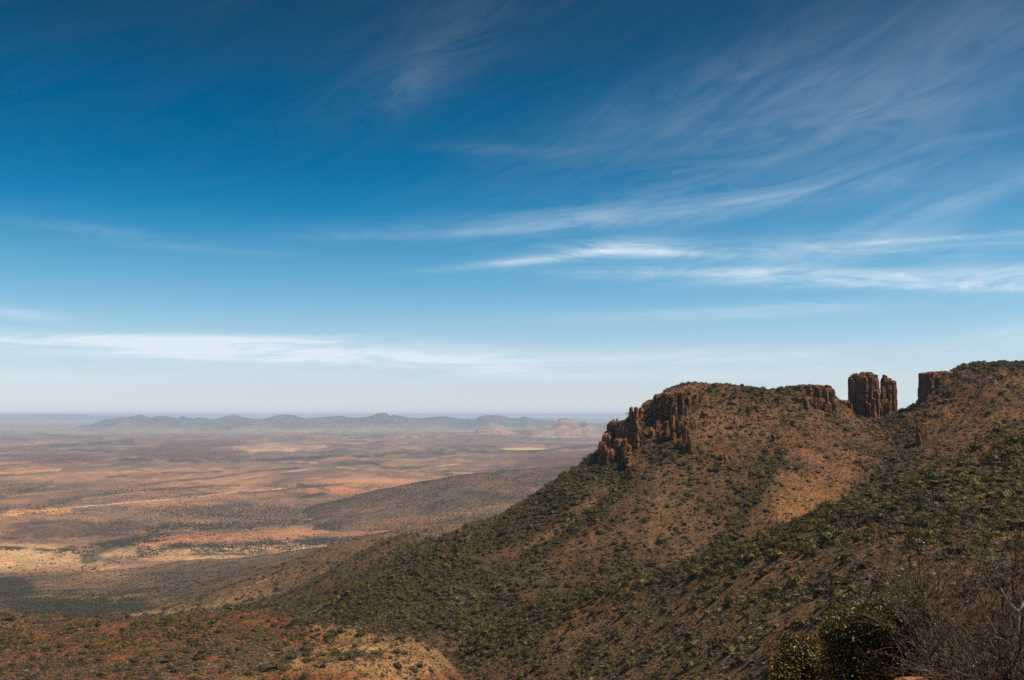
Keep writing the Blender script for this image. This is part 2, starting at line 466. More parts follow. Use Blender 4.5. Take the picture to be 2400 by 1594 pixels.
M_LEDGE = rock_mat('orange_ledge_rock', (0.36, 0.15, 0.06), (0.16, 0.07, 0.035), (0.42, 0.22, 0.1), 6.0, (0.44, 0.18, 0.06))

def leaf_mat(name, cols, var=0.5, rough=0.6, spec=0.2, trans=0.15):
    m, T = new_mat(name)
    oi = T.add('ShaderNodeObjectInfo')
    g = T.add('ShaderNodeNewGeometry')
    c = T.ramp(oi.outputs['Random'], [(i / max(1, len(cols) - 1), q) for i, q in enumerate(cols)])
    isl = g.outputs['Random Per Island']
    k = T.mapr(isl, 0, 1, 1 - var, 1 + var)
    nz = T.noise(g.outputs['Position'], 0.05, 2, 0.5)
    k = T.m('MULTIPLY', k, T.mapr(nz, 0.3, 0.7, 0.8, 1.2))
    cc = T.vm('SCALE', c); T.l.new(k, cc.node.inputs['Scale'])
    b = T.add('ShaderNodeBsdfPrincipled')
    T.put(b.inputs['Base Color'], cc)
    b.inputs['Roughness'].default_value = rough
    b.inputs['Specular IOR Level'].default_value = spec
    tr = T.add('ShaderNodeBsdfTranslucent')
    T.put(tr.inputs['Color'], cc)
    mx = T.add('ShaderNodeMixShader'); mx.inputs[0].default_value = trans
    T.l.new(b.outputs[0], mx.inputs[1]); T.l.new(tr.outputs[0], mx.inputs[2])
    o = T.add('ShaderNodeOutputMaterial'); T.l.new(mx.outputs[0], o.inputs[0])
    return m
M_OLIVE = leaf_mat('olive_leaves', [(0.080, 0.057, 0.015), (0.112, 0.082, 0.018), (0.06, 0.046, 0.013), (0.125, 0.088, 0.028)])
M_DARK = leaf_mat('dark_green_leaves', [(0.036, 0.029, 0.010), (0.050, 0.041, 0.012), (0.048, 0.033, 0.014), (0.062, 0.053, 0.012)])
M_GREY = leaf_mat('grey_twigs', [(0.11, 0.084, 0.054), (0.18, 0.14, 0.098), (0.085, 0.063, 0.041), (0.14, 0.11, 0.066)])
M_DRY = leaf_mat('dry_grass', [(0.13, 0.085, 0.045), (0.19, 0.12, 0.06), (0.10, 0.066, 0.036), (0.23, 0.145, 0.07)], 0.4)
M_DRYBUSH = leaf_mat('brown_leaves', [(0.085, 0.057, 0.032), (0.11, 0.073, 0.04), (0.065, 0.043, 0.027), (0.12, 0.085, 0.045)], 0.4)
M_PLAINBUSH = leaf_mat('plain_bush_leaves', [(0.035, 0.033, 0.02), (0.055, 0.045, 0.03), (0.045, 0.045, 0.025)], 0.4)

# ------------------------------------------------------------------ object helpers
def mesh_obj(name, verts, faces, mat, parent=None, smooth=False, **props):
    me = bpy.data.meshes.new(name)
    me.from_pydata(verts, [], faces)
    if mat: me.materials.append(mat)
    if smooth:
        me.polygons.foreach_set('use_smooth', [True] * len(me.polygons))
    me.update()
    o = bpy.data.objects.new(name, me)
    COL.objects.link(o)
    if parent: o.parent = parent
    for k, v in props.items(): o[k] = v
    return o
def empty(name, loc, label, cat, group=None):
    o = bpy.data.objects.new(name, None)
    COL.objects.link(o)
    o.location = loc
    o['label'] = label; o['category'] = cat
    if group: o['group'] = group
    return o
def np_mesh(name, co, quads, mat, attrs=None, smooth=True):
    me = bpy.data.meshes.new(name)
    nv = len(co); nf = len(quads); k = quads.shape[1]
    me.vertices.add(nv); me.vertices.foreach_set('co', co.astype(np.float32).ravel())
    me.loops.add(nf * k); me.loops.foreach_set('vertex_index', quads.astype(np.int32).ravel())
    me.polygons.add(nf)
    me.polygons.foreach_set('loop_start', (np.arange(nf) * k).astype(np.int32))
    me.polygons.foreach_set('use_smooth', np.full(nf, smooth))
    me.update(calc_edges=True)
    for an, (kind, arr) in (attrs or {}).items():
        a = me.attributes.new(an, kind, 'POINT')
        if kind == 'FLOAT_COLOR':
            full = np.ones((nv, 4), np.float32); full[:, :3] = arr
            a.data.foreach_set('color', full.ravel())
        elif kind == 'FLOAT_VECTOR':
            a.data.foreach_set('vector', arr.astype(np.float32).ravel())
        else:
            a.data.foreach_set('value', arr.astype(np.float32).ravel())
    if mat: me.materials.append(mat)
    o = bpy.data.objects.new(name, me)
    COL.objects.link(o)
    return o

def grid(s, Y, H):
    """s = lateral slope x/y, Y = distances"""
    SS, YY = np.meshgrid(s, Y)
    X = SS * YY
    Z = H(X, YY)
    return X, YY, Z
def grid_quads(ny, nx, keep=None):
    i = np.arange(ny * nx).reshape(ny, nx)
    q = np.stack([i[:-1, :-1], i[:-1, 1:], i[1:, 1:], i[1:, :-1]], -1)
    if keep is not None:
        k = keep[:-1, :-1] | keep[:-1, 1:] | keep[1:, 1:] | keep[1:, :-1]
        return q[k], k
    return q.reshape(-1, 4), np.ones((ny - 1, nx - 1), bool)

# ------------------------------------------------------------------ surface colour and plant cover maps (soils and plant belts that stay put)
def blob(px, py, cx, cy, rx, ry, ang=0.0, soft=0.5, seed=0, warp=0.35):
    ca, sa = math.cos(ang), math.sin(ang)
    dx = px - cx; dy = py - cy
    u = (dx * ca + dy * sa) / rx; v = (-dx * sa + dy * ca) / ry
    r = np.sqrt(u * u + v * v) + warp * fbm(px / (rx * 0.35 + 10), py / (ry * 0.5 + 4), seed + 500, 4)
    return 1 - sstep(1 - soft, 1 + soft * 0.3, r)
def line(px, py, pts, w, soft=0.5, seed=0, warp=0.5):
    if w < 20:
        py = py + w * .8 * fbm(px / 70, px / 190 + seed, seed + 710, 4)
    d = np.full(px.shape, 1e9)
    for (x0, y0), (x1, y1) in zip(pts[:-1], pts[1:]):
        vx_, vy_ = x1 - x0, y1 - y0
        t = np.clip(((px - x0) * vx_ + (py - y0) * vy_) / (vx_ * vx_ + vy_ * vy_), 0, 1)
        d = np.minimum(d, np.hypot(px - x0 - t * vx_, py - y0 - t * vy_))
    d = d / w + warp * 1.3 * fbm(px / (w * 3 + 4), py / (w * .8 + 2), seed + 700, 5) + .25
    brk = sstep(-.45, .05, fbm(px / 34, py / 5, seed + 720, 4)) if w < 8 else 1.0
    return (1 - sstep(1 - soft, 1 + soft, d)) * brk
def lerp(c, k, col):
    return c * (1 - k[..., None]) + np.array(col) * k[..., None]
def base(shape, col):
    return np.ones(shape + (3,)) * np.array(col)

C_BROWN = (0.21, 0.115, 0.068); C_RED = (0.26, 0.105, 0.05); C_TAN = (0.34, 0.215, 0.11); C_GREYR = (0.20, 0.145, 0.105)
C_GREEN = (0.07, 0.055, 0.028); C_ORANGE = (0.36, 0.17, 0.075)

def paint_R(px, py, x, y, z):
    sh = px.shape
    c = base(sh, C_BROWN)
    n = fbm(x / 60, y / 60, 101, 4); n2 = fbm(x / 22, y / 22, 102, 4)
    c = lerp(c, sstep(0.0, 0.5, n), (0.23, 0.14, 0.085))
    c = lerp(c, sstep(0.1, 0.6, n2) * .6, (0.17, 0.105, 0.07))
    q_ = x - .5 * y + 12 * fbm(x / 50, y / 50, 109, 3)
    gul = sstep(.25, .7, ridged(q_ / 42, y / 260, 107, 3)); scr = sstep(.2, .6, fbm(q_ / 17, y / 150, 110, 4)) * (y < 1000)
    c = lerp(c, scr * .75, (0.31, 0.165, 0.10)); c = lerp(c, sstep(.15, .5, fbm(q_ / 26, y / 110, 119, 4)) * .6, (0.15, 0.10, 0.072))
    c = lerp(c, blob(px, py, 1880, 1110, 90, 110, -0.5, 0.6, 1) * .8, (0.29, 0.155, 0.085))
    c = lerp(c, blob(px, py, 1850, 1190, 100, 45, -0.3, 0.6, 2), (0.34, 0.18, 0.085))
    c = lerp(c, blob(px, py, 1680, 985, 90, 50, 0.3, 0.7, 3) * .7, (0.30, 0.19, 0.11))
    c = lerp(c, line(px, py, [(1385, 1185), (1320, 1225), (1240, 1290)], 16, 0.5, 4), (0.36, 0.22, 0.14))
    c = lerp(c, blob(px, py, 2250, 960, 200, 90, 0.1, 0.6, 5) * .6, (0.25, 0.13, 0.075))
    c = lerp(c, blob(px, py, 1480, 1150, 130, 90, 0.3, 0.6, 6) * .5, (0.22, 0.15, 0.105))
    veg = 0.38 + 0.5 * sstep(-0.2, 0.6, fbm(x / 18, y / 18, 103, 4)) + 0.25 * sstep(0.0, 0.4, fbm(x / 60, y / 60, 108, 3))
    veg -= 0.55 * blob(px, py, 1890, 1120, 100, 120, -0.5, 0.5, 7) + 0.35 * blob(px, py, 2250, 980, 170, 80, -0.2, 0.5, 8) + 0.3 * blob(px, py, 1500, 1180, 130, 90, 0.2, 0.5, 9)
    veg = np.clip(veg, 0.10, 1)
    veg = np.clip(veg - .25 * scr, .08, 1)
    # green belts
    g = line(px, py, [(1400, 1095), (1330, 1140), (1200, 1225), (1100, 1290), (960, 1370), (820, 1430)], 60, 0.5, 11, 0.5)
    g = np.maximum(g, line(px, py, [(820, 1040), (1440, 1080), (1480, 1110), (1420, 1180), (1330, 1250), (1240, 1310)], 22, 0.5, 12) * (px > 1150))
    g = np.maximum(g, line(px, py, [(1830, 1060), (1800, 1120), (1770, 1170), (1720, 1230)], 24, 0.5, 13, 0.6))
    g = np.maximum(g, line(px, py, [(2060, 960), (2110, 1000), (2120, 1060), (2080, 1120), (2000, 1190)], 42, 0.5, 14, 0.6))
    g = np.maximum(g, blob(px, py, 1560, 1060, 150, 45, 0.3, 0.6, 15) * .8)
    g = np.maximum(g, blob(px, py, 1680, 1170, 60, 60, 0.3, 0.6, 16) * .7)
    g = np.maximum(g, blob(px, py, 1800, 930, 160, 30, 0.1, 0.7, 17) * .7)
    g = np.maximum(g, blob(px, py, 1050, 1430, 260, 75, -0.35, 0.5, 18))
    g = np.maximum(g, line(px, py, [(2250, 862), (2400, 855), (2500, 852)], 14, 0.4, 19, .3))
    g = np.maximum(g, line(px, py, [(1480, 1360), (1300, 1350), (1200, 1400)], 40, 0.5, 20) * .7)
    g = np.maximum(g, gul * .75 * (y < 1000) * (1 - .8 * blob(px, py, 1900, 1110, 110, 120, -.5, .4, 7)) * (1 - .6 * blob(px, py, 2270, 990, 170, 90, -.2, .4, 8)))
    g = np.maximum(g, .5 * sstep(.05, .45, fbm(x / 24, y / 24, 118, 4)) * (y < 1000))
    veg = np.maximum(veg, g)
    c = lerp(c, g * 0.75, C_GREEN)
    c = lerp(c, line(px, py, [(1280, 1330), (1180, 1370), (1130, 1390), (1000, 1440)], 26, 0.5, 21) * .6, (0.17, 0.14, 0.11))
    # the skirt
    sk = sstep(900, 1300, y)
    skc = base(sh, (0.22, 0.135, 0.085))
    skc = lerp(skc, sstep(0, .5, fbm(x / 200, y / 300, 104, 4)) * .8, (0.34, 0.19, 0.10))
    skc = lerp(skc, sstep(0, .5, fbm(x / 120, y / 160, 105, 5)) * .8, (0.14, 0.095, 0.065))
    dk = np.maximum(blob(px, py, 160, 1420, 210, 34, 0.0, 0.4, 22), blob(px, py, 0, 1370, 90, 40, 0.2, .5, 23))
    skc = lerp(skc, dk * .9, (0.055, 0.05, 0.03))
    pale = np.maximum(blob(px, py, 370, 1442, 90, 13, -0.15, 0.5, 24), line(px, py, [(300, 1450), (480, 1425), (640, 1385)], 9, 0.5, 25))
    skc = lerp(skc, pale * .9, (0.42, 0.27, 0.17))
    skc = lerp(skc, blob(px, py, 300, 1355, 120, 14, 0.05, 0.6, 26) * .8, (0.38, 0.22, 0.13))
    skc = lerp(skc, blob(px, py, 190, 1400, 140, 7, 0.0, 0.6, 27) * .8, (0.38, 0.24, 0.13))
    dk2 = blob(px, py, 470, 1345, 230, 22, -0.1, 0.5, 28)
    skc = lerp(skc, dk2 * .6, (0.10, 0.08, 0.06))
    c = c * (1 - sk[..., None]) + skc * sk[..., None]
    sv_ = np.clip(0.35 + 0.5 * fbm(x / 90, y / 140, 106, 4), 0.05, 1)
    sv_ = np.clip(np.maximum(sv_, dk) - pale * .2, 0.05, 1)
    veg = veg * (1 - sk) + sv_ * sk
    return c, veg, g
def paint_N(px, py, x, y, z):
    sh = px.shape
    c = base(sh, (0.20, 0.115, 0.068))
    n = fbm(x / 30, y / 30, 111, 5)
    c = lerp(c, sstep(0, .5, n) * .8, (0.27, 0.155, 0.09))
    c = lerp(c, blob(px, py, 1420, 1400, 130, 38, -0.5, 0.6, 31), (0.38, 0.15, 0.07))
    c = lerp(c, blob(px, py, 1330, 1475, 90, 22, -0.3, 0.6, 32) * .8, (0.38, 0.18, 0.08))
    c = lerp(c, blob(px, py, 2040, 1245, 60, 18, 0, 0.6, 33) * .8, (0.36, 0.22, 0.13))
    c = lerp(c, blob(px, py, 1700, 1440, 160, 30, 0.2, 0.7, 34) * .6, (0.34, 0.2, 0.11))
    g = line(px, py, [(2450, 1060), (2300, 1110), (2100, 1175), (1900, 1240), (1700, 1300), (1500, 1350), (1300, 1420), (1100, 1510)], 62, 0.5, 35, 0.5)
    g = np.maximum(g, blob(px, py, 2280, 1190, 260, 95, -0.25, 0.5, 36))
    g = np.maximum(g, blob(px, py, 1800, 1400, 260, 26, -0.1, 0.6, 37) * .7)
    g = np.maximum(g, blob(px, py, 1180, 1500, 130, 60, -0.2, 0.5, 38) * .8)
    g = np.maximum(g, .45 * sstep(-.1, .5, fbm(x / 26, y / 26, 114, 4)))
    g = np.clip(g - 0.7 * blob(px, py, 1700, 1360, 260, 30, -0.25, 0.7, 39), 0, 1)
    veg = np.clip(0.58 + 0.5 * fbm(x / 16, y / 16, 112, 4) + 0.2 * fbm(x / 60, y / 60, 113, 3), 0.08, 0.8)
    veg = np.maximum(veg, g)
    veg = np.clip(veg - .5 * blob(px, py, 1420, 1400, 130, 38, -0.5, 0.6, 31), 0.05, 1)
    c = lerp(c, g * 0.6, (0.09, 0.065, 0.035))
    return c, veg, g
def paint_L(px, py, x, y, z):
    sh = px.shape
    c = base(sh, C_RED)
    c = lerp(c, sstep(-.1, .5, fbm(x / 40, y / 40, 121, 5)) * .7, (0.24, 0.13, 0.07))
    t = np.maximum(blob(px, py, 890, 1535, 215, 72, 0.02, 0.6, 41), line(px, py, [(700, 1560), (820, 1530), (960, 1520), (1040, 1548)], 26, .5, 42))
    c = lerp(c, t * .85, (0.37, 0.24, 0.125))
    c = lerp(c, line(px, py, [(740, 1475), (800, 1482), (880, 1490)], 12, .5, 43), (0.40, 0.25, 0.13))
    c = lerp(c, line(px, py, [(760, 1535), (850, 1522), (930, 1518)], 9, .5, 44), (0.46, 0.34, 0.17))
    c = lerp(c, blob(px, py, 600, 1570, 110, 30, -0.5, .6, 45) * .8, (0.32, 0.22, 0.12))
    veg = np.clip(0.55 + 0.6 * fbm(x / 14, y / 14, 122, 4), 0.12, 1)
    veg = np.clip(veg - .36 * t, 0.10, 1)
    veg = np.clip(veg - .5 * line(px, py, [(700, 1545), (850, 1520), (1000, 1530)], 16, .5, 46), 0.04, 1)
    g = sstep(0.0, 0.5, fbm(x / 35, y / 35, 123, 4)) * (1 - t)
    return c, veg, g
def paint_F(px, py, x, y, z):
    sh = px.shape
    c = base(sh, (0.215, 0.135, 0.092))
    c = lerp(c, sstep(0, .5, fbm(x / 500, y / 600, 131, 5)), (0.13, 0.09, 0.068))
    c = lerp(c, sstep(0.05, .5, fbm(x / 300, y / 500, 132, 5)) * .8, (0.30, 0.17, 0.10))
    c = lerp(c, blob(px, py, 960, 1222, 110, 16, -0.12, .6, 51) * .85, (0.40, 0.19, 0.09))
    c = lerp(c, blob(px, py, 1120, 1195, 110, 18, -0.1, .6, 52) * .8, (0.34, 0.2, 0.12))
    c = lerp(c, blob(px, py, 1130, 1160, 90, 16, 0.1, .6, 53) * .8, (0.09, 0.07, 0.05))
    veg = np.clip(0.5 + 0.6 * fbm(x / 150, y / 200, 133, 4), 0.05, 1)
    return c, veg, veg * 0
def paint_P(px, py, x, y, z):
    sh = px.shape
    c = base(sh, (0.225, 0.135, 0.092))
    # soils in long patches
    a1 = fbm(x / 900 + y / 3000, y / 1500, 141, 6); a2 = fbm(x / 350, y / 700, 142, 5); a3 = fbm(x / 2500, y / 4000, 143, 5)
    c = lerp(c, sstep(0.02, .35, a1) * .85, (0.36, 0.20, 0.115))
    c = lerp(c, sstep(0.08, .4, -a1) * .8, (0.16, 0.105, 0.08))
    c = lerp(c, sstep(0.12, .45, a2) * .7, (0.42, 0.225, 0.11))
    c = lerp(c, sstep(0.1, .45, a3) * .6 * sstep(6000, 12000, y), (0.36, 0.24, 0.17))
    c = lerp(c, sstep(0.15, .4, -a3) * .6, (0.20, 0.13, 0.10))
    a4 = fbm(x / 140, y / 420, 145, 4); a5 = ridged(x / 520 + .5 * a1, y / 900 + .5 * a2, 146, 5); a6 = fbm(x / 1700, y / 2600, 147, 4)
    c = lerp(c, sstep(.1, .5, a4) * .45, (0.40, 0.24, 0.14)); c = lerp(c, sstep(.1, .5, -a4) * .5, (0.13, 0.09, 0.07))
    c = lerp(c, sstep(.42, .62, a5) * sstep(-.3, .2, a6) * .7, (0.075, 0.065, 0.05))
    c = lerp(c, sstep(.0, .35, a6) * .35, (0.17, 0.12, 0.095))
    # near tan flats
    t = np.maximum(blob(px, py, 90, 1305, 210, 38, 0.05, .5, 61), line(px, py, [(200, 1300), (480, 1290), (750, 1282), (1040, 1262)], 17, .6, 62, .4))
    t = np.maximum(t, line(px, py, [(330, 1308), (560, 1306), (820, 1300), (960, 1290)], 8, .5, 67))
    c = lerp(c, t * .95, (0.47, 0.30, 0.165))
    c = lerp(c, line(px, py, [(330, 1262), (560, 1258), (800, 1250), (1010, 1232)], 15, .5, 63) * .8, (0.38, 0.19, 0.10))
    c = lerp(c, line(px, py, [(330, 1278), (430, 1268), (560, 1262)], 6, .5, 64), (0.46, 0.22, 0.1))
    c = lerp(c, blob(px, py, 180, 1238, 190, 24, 0.02, .5, 65) * .85, (0.14, 0.095, 0.075))
    c = lerp(c, blob(px, py, 400, 1210, 360, 26, 0.03, .6, 66) * .6, (0.23, 0.15, 0.11))
    c = lerp(c, line(px, py, [(0, 1207), (90, 1198), (160, 1195)], 8, .5, 68), (0.52, 0.28, 0.11))
    c = lerp(c, blob(px, py, 880, 1130, 160, 15, 0.0, .6, 69) * .9, (0.46, 0.24, 0.13))
    c = lerp(c, line(px, py, [(730, 1148), (860, 1155), (960, 1140)], 10, .6, 70), (0.44, 0.21, 0.115))
    c = lerp(c, line(px, py, [(0, 1108), (70, 1105), (140, 1102)], 3.5, .5, 71), (0.50, 0.27, 0.14))
    c = lerp(c, line(px, py, [(250, 1110), (330, 1105), (520, 1098)], 4, .6, 72), (0.48, 0.25, 0.14))
    c = lerp(c, blob(px, py, 150, 1140, 260, 24, 0.0, .7, 73) * .5, (0.18, 0.115, 0.082))
    c = lerp(c, blob(px, py, 560, 1045, 190, 13, 0, .6, 74) * .8, (0.42, 0.27, 0.19))
    c = lerp(c, line(px, py, [(420, 1053), (640, 1055), (760, 1048)], 6, .5, 75), (0.46, 0.28, 0.19))
    c = lerp(c, blob(px, py, 760, 1205, 300, 32, -0.08, .8, 85) * .7, (0.20, 0.13, 0.092))
    # dark brown low hills
    for (cx_, cy_, rx_, ry_, k_) in [(430, 1062, 150, 17, .9), (480, 1040, 130, 9, .9), (120, 1076, 140, 13, .75), (1330, 1075, 190, 32, .7)]:
        c = lerp(c, blob(px, py, cx_, cy_, rx_, ry_, 0, .4, int(cx_)) * k_, (0.155, 0.085, 0.068))
    for (pts, w, k_) in [([(280, 1078), (420, 1080), (640, 1078), (760, 1073)], 4.5, .9), ([(700, 1076), (780, 1070), (900, 1066), (1050, 1062), (1200, 1057), (1400, 1045)], 5.5, .95), ([(780, 1088), (870, 1088), (960, 1102), (1060, 1108)], 6, .9),
                         ([(880, 1068), (960, 1060), (1100, 1054)], 5, .8), ([(0, 1013), (90, 1018), (240, 1025)], 5, .8), ([(120, 1045), (200, 1043), (310, 1036)], 5, .8), ([(160, 1055), (260, 1060)], 4, .7),
                         ([(0, 1050), (90, 1046)], 3, .6), ([(560, 1012), (800, 1018), (1000, 1010)], 4, .4), ([(1150, 1047), (1290, 1046)], 3, .8),
                         ([(250, 1118), (340, 1112), (440, 1108), (520, 1104)], 3.5, .8), ([(300, 1140), (420, 1126), (520, 1118), (600, 1105), (700, 1096)], 3, .7), ([(90, 1192), (200, 1165), (330, 1150), (420, 1142), (560, 1138)], 3, .7),
                         ([(0, 1165), (60, 1150), (120, 1130)], 6, .5), ([(700, 1165), (770, 1155), (740, 1140), (700, 1135)], 5, .8), ([(380, 1160), (500, 1158), (700, 1145), (830, 1130)], 2.5, .7),
                         ([(0, 1262), (120, 1258), (300, 1254), (460, 1250)], 4, .6), ([(140, 1290), (230, 1275), (300, 1262), (380, 1254)], 6, .9), ([(0, 1283), (80, 1288), (140, 1292)], 4, .9),
                         ([(200, 1310), (240, 1290), (300, 1270)], 12, .7), ([(380, 1284), (470, 1280), (600, 1275), (730, 1268), (860, 1260)], 5, .7), ([(450, 1298), (640, 1302), (900, 1294)], 4, .7), ([(1000, 1112), (1080, 1116), (1150, 1113)], 4, .8)]:
        c = lerp(c, line(px, py, pts, w, .6, int(pts[0][0] + pts[0][1])) * k_, (0.065, 0.06, 0.045))
    c = lerp(c, blob(px, py, 1228, 1052, 62, 3.5, 0, .3, 80, .1), (0.50, 0.36, 0.17))
    c = lerp(c, line(px, py, [(700, 1082), (740, 1084)], 3, .5, 81), (0.42, 0.27, 0.17))
    c = lerp(c, line(px, py, [(790, 1096), (880, 1102)], 2, .5, 82), (0.42, 0.26, 0.16))
    c = lerp(c, line(px, py, [(1000, 1105), (1130, 1112)], 3, .7, 83) * .7, (0.42, 0.26, 0.16))
    c = lerp(c, sstep(20000, 26000, y) * (1 - sstep(34000, 40000, y)) * .5, (0.36, 0.25, 0.18))
    for pts, w, k_ in [([(0, 1210), (120, 1195), (280, 1180), (430, 1167), (560, 1153), (660, 1145)], 1.7, .8), ([(940, 1107), (1000, 1097), (1080, 1087)], 1.7, .7), ([(520, 1130), (620, 1112), (720, 1100)], 1.5, .5), ([(0, 1120), (150, 1110), (300, 1106)], 1.5, .4)]:
        c = lerp(c, line(px, py, pts, w, .4, 91, .1) * k_, (0.56, 0.37, 0.24))
    mean_ = np.array((0.25, 0.155, 0.10)); c = mean_ * np.clip(c / mean_, .05, 5) ** 1.28
    veg = np.clip(0.35 + 0.8 * fbm(x / 260, y / 420, 144, 4), 0.0, 1)
    veg = np.maximum(veg * (1 - t * .2), blob(px, py, 560, 1200, 330, 22, 0.02, .5, 84))
    for pts, w in [([(330, 1290), (470, 1283), (640, 1277), (800, 1268), (900, 1262), (1050, 1258)], 14), ([(130, 1300), (230, 1285), (300, 1268), (400, 1256)], 12), ([(350, 1240), (600, 1228), (760, 1218)], 12), ([(0, 1288), (130, 1292)], 4)]:
        veg = np.maximum(veg, line(px, py, pts, w, .6, 90) * 1.6)
    return c, veg, veg * 0

# ------------------------------------------------------------------ terrain
LAYERS = {}
GROUND = {'plain': .70, 'foothill': .60, 'lower_slopes': .62, 'near_hillside': .70, 'red_knoll': .58, 'rocky_ridge': .54}
WARM = {'plain': (1.03, .98, .90), 'foothill': (1, .96, .84), 'lower_slopes': (1, .96, .82)}
def terrain(name, s, Y, H, paint, mat, hide_below=None, lift=0.0, **kw):
    X, YY, Z = grid(s, Y, H)
    px, py = proj(X, YY, Z)
    c, veg, g = paint(px, py, X, YY, Z)
    keep = np.ones(X.shape, bool)
    if hide_below:
        top = np.full(X.shape, -1e9)
        for h in hide_below:
            top = np.maximum(top, h(X, YY))
        keep = Z > top - kw.get('margin', 12)
    q, k = grid_quads(*X.shape, keep)
    co = np.stack([X, YY, Z], -1).reshape(-1, 3)
    used = np.unique(q)
    remap = np.zeros(len(co), np.int64); remap[used] = np.arange(len(used))
    o = np_mesh(name, co[used], remap[q], mat, {'albedo': ('FLOAT_COLOR', np.clip(c * GROUND[name] * np.array(WARM.get(name, (1.02, .94, .74))), 0, 1).reshape(-1, 3)[used]), 'scrub': ('FLOAT', veg.ravel()[used])})
    o['kind'] = 'structure'
    LAYERS[name] = dict(X=X, Y=YY, Z=Z, px=px, py=py, veg=veg, g=g, k=k, others=hide_below or [])
    return o
def geo(a, b, n): return np.exp(np.linspace(math.log(a), math.log(b), n))

terrain('near_hillside', np.linspace(-0.16, 0.8, 430), geo(40, 640, 420), H_N, paint_N, M_SLOPE, [H_L, H_R], margin=8)
terrain('red_knoll', np.linspace(-0.75, 0.06, 330), geo(300, 800, 200), H_L, paint_L, M_SLOPE, [H_N, H_R], margin=8)
terrain('rocky_ridge', np.linspace(-0.35, 0.8, 560), np.concatenate([geo(500, 1050, 330), geo(1055, 2000, 40)]), H_R, paint_R, M_SLOPE, [H_N, H_L, H_P], margin=8)
terrain('lower_slopes', np.linspace(-0.8, -0.05, 300), geo(600, 4200, 260), lambda x, y: H_R(x, y) - 0.3 * (x > -0.34 * y), paint_R, M_FOOT, [H_L, H_P], margin=10)
terrain('foothill', np.linspace(-0.30, 0.6, 380), geo(2700, 6500, 170), H_F, paint_F, M_FOOT, [H_P], margin=20)
Yp = 450.0 * F / np.linspace(450.0 * F / 1800, 450.0 * F / 110000, 560)
terrain('plain', np.linspace(-0.8, 0.8, 620), Yp, H_P, paint_P, M_PLAIN)

# distant mountains: each a range with its own crest line, foot and back
def mountain(name, prof, Y0, depth, foot, col, seed, rough=1.0, ny=60, step=1.6):
    pxs = np.arange(prof[0][0], prof[-1][0] + step, step)
    top = np.interp(pxs, [p[0] for p in prof], [p[1] for p in prof])
    s = (pxs - 1200) / F * (1 / CPI)
    v = np.linspace(-1, 1, ny)
    V, SX = np.meshgrid(v, s, indexing='ij')
    zt = (EYE - np.interp(pxs, [p[0] for p in prof], [p[1] for p in prof])) / F * Y0
    hgt = np.clip(zt - foot, 0, None)[None, :]
    yy = Y0 + V * depth
    xx = SX * Y0 * 1.0 + 0 * V
    wob = 0.18 * fbm(xx / (depth * .9), yy / depth, seed, 4)
    w = np.abs(V) * (1 + wob * (1 - np.abs(V)) * 2)
    shape = np.clip(1 - w, 0, 1) ** 1.25
    rg = ridged(xx / (depth * .28), yy / (depth * .6), seed + 3, 5)
    zz = foot + hgt * shape * (1 + 0.0 * rg) + rough * hgt * 0.6 * rg * (shape * (1 - shape)) * 2 - 30 * (np.abs(V) > 0.97)
    n = fbm(xx / (depth * .5), yy / (depth * .5), seed + 9, 5)
    c = base(xx.shape, col)
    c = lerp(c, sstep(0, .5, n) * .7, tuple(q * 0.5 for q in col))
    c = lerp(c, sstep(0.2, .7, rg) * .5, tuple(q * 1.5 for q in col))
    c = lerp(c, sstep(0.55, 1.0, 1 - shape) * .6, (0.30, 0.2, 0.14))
    q, _ = grid_quads(*xx.shape)
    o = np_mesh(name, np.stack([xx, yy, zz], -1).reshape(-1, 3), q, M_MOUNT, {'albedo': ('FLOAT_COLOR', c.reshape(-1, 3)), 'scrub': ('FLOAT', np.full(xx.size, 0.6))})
    o['kind'] = 'structure'
    return o
MAIN = [(235, 1002), (255, 992), (272, 985), (290, 977), (320, 978), (326, 973), (336, 972), (345, 978), (362, 979), (375, 974), (392, 975), (410, 977), (425, 980), (432, 974), (440, 977), (455, 981), (470, 978), (485, 979), (500, 984),
        (515, 982), (530, 978), (553, 972), (565, 976), (580, 980), (600, 981), (620, 982), (640, 977), (655, 973), (680, 971), (690, 975), (696, 973), (712, 982), (740, 978), (770, 976), (800, 974), (820, 978), (840, 978), (865, 976), (878, 972),
        (887, 968), (905, 967), (914, 974), (924, 972), (940, 974), (955, 978), (990, 980), (1010, 977), (1040, 975), (1060, 978), (1080, 981), (1110, 983), (1122, 978), (1135, 973), (1160, 972), (1185, 975), (1200, 980), (1218, 979), (1228, 975),
        (1240, 978), (1262, 983), (1300, 986), (1400, 992), (1700, 994), (2400, 995)]
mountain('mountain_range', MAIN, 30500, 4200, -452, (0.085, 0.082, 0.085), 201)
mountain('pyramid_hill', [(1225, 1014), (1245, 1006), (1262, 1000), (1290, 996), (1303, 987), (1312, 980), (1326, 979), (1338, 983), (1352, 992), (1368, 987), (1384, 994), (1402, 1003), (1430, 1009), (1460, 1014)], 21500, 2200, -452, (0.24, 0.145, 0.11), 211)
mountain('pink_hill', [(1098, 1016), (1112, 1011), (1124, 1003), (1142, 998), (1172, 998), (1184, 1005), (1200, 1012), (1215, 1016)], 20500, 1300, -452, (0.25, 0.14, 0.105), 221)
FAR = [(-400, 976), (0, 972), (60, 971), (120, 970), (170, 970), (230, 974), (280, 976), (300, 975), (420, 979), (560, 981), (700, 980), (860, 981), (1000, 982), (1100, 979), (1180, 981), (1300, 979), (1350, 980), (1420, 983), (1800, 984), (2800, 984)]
mountain('far_range', FAR, 62000, 6000, -460, (0.15, 0.12, 0.11), 231, 0.6, 40, 5)
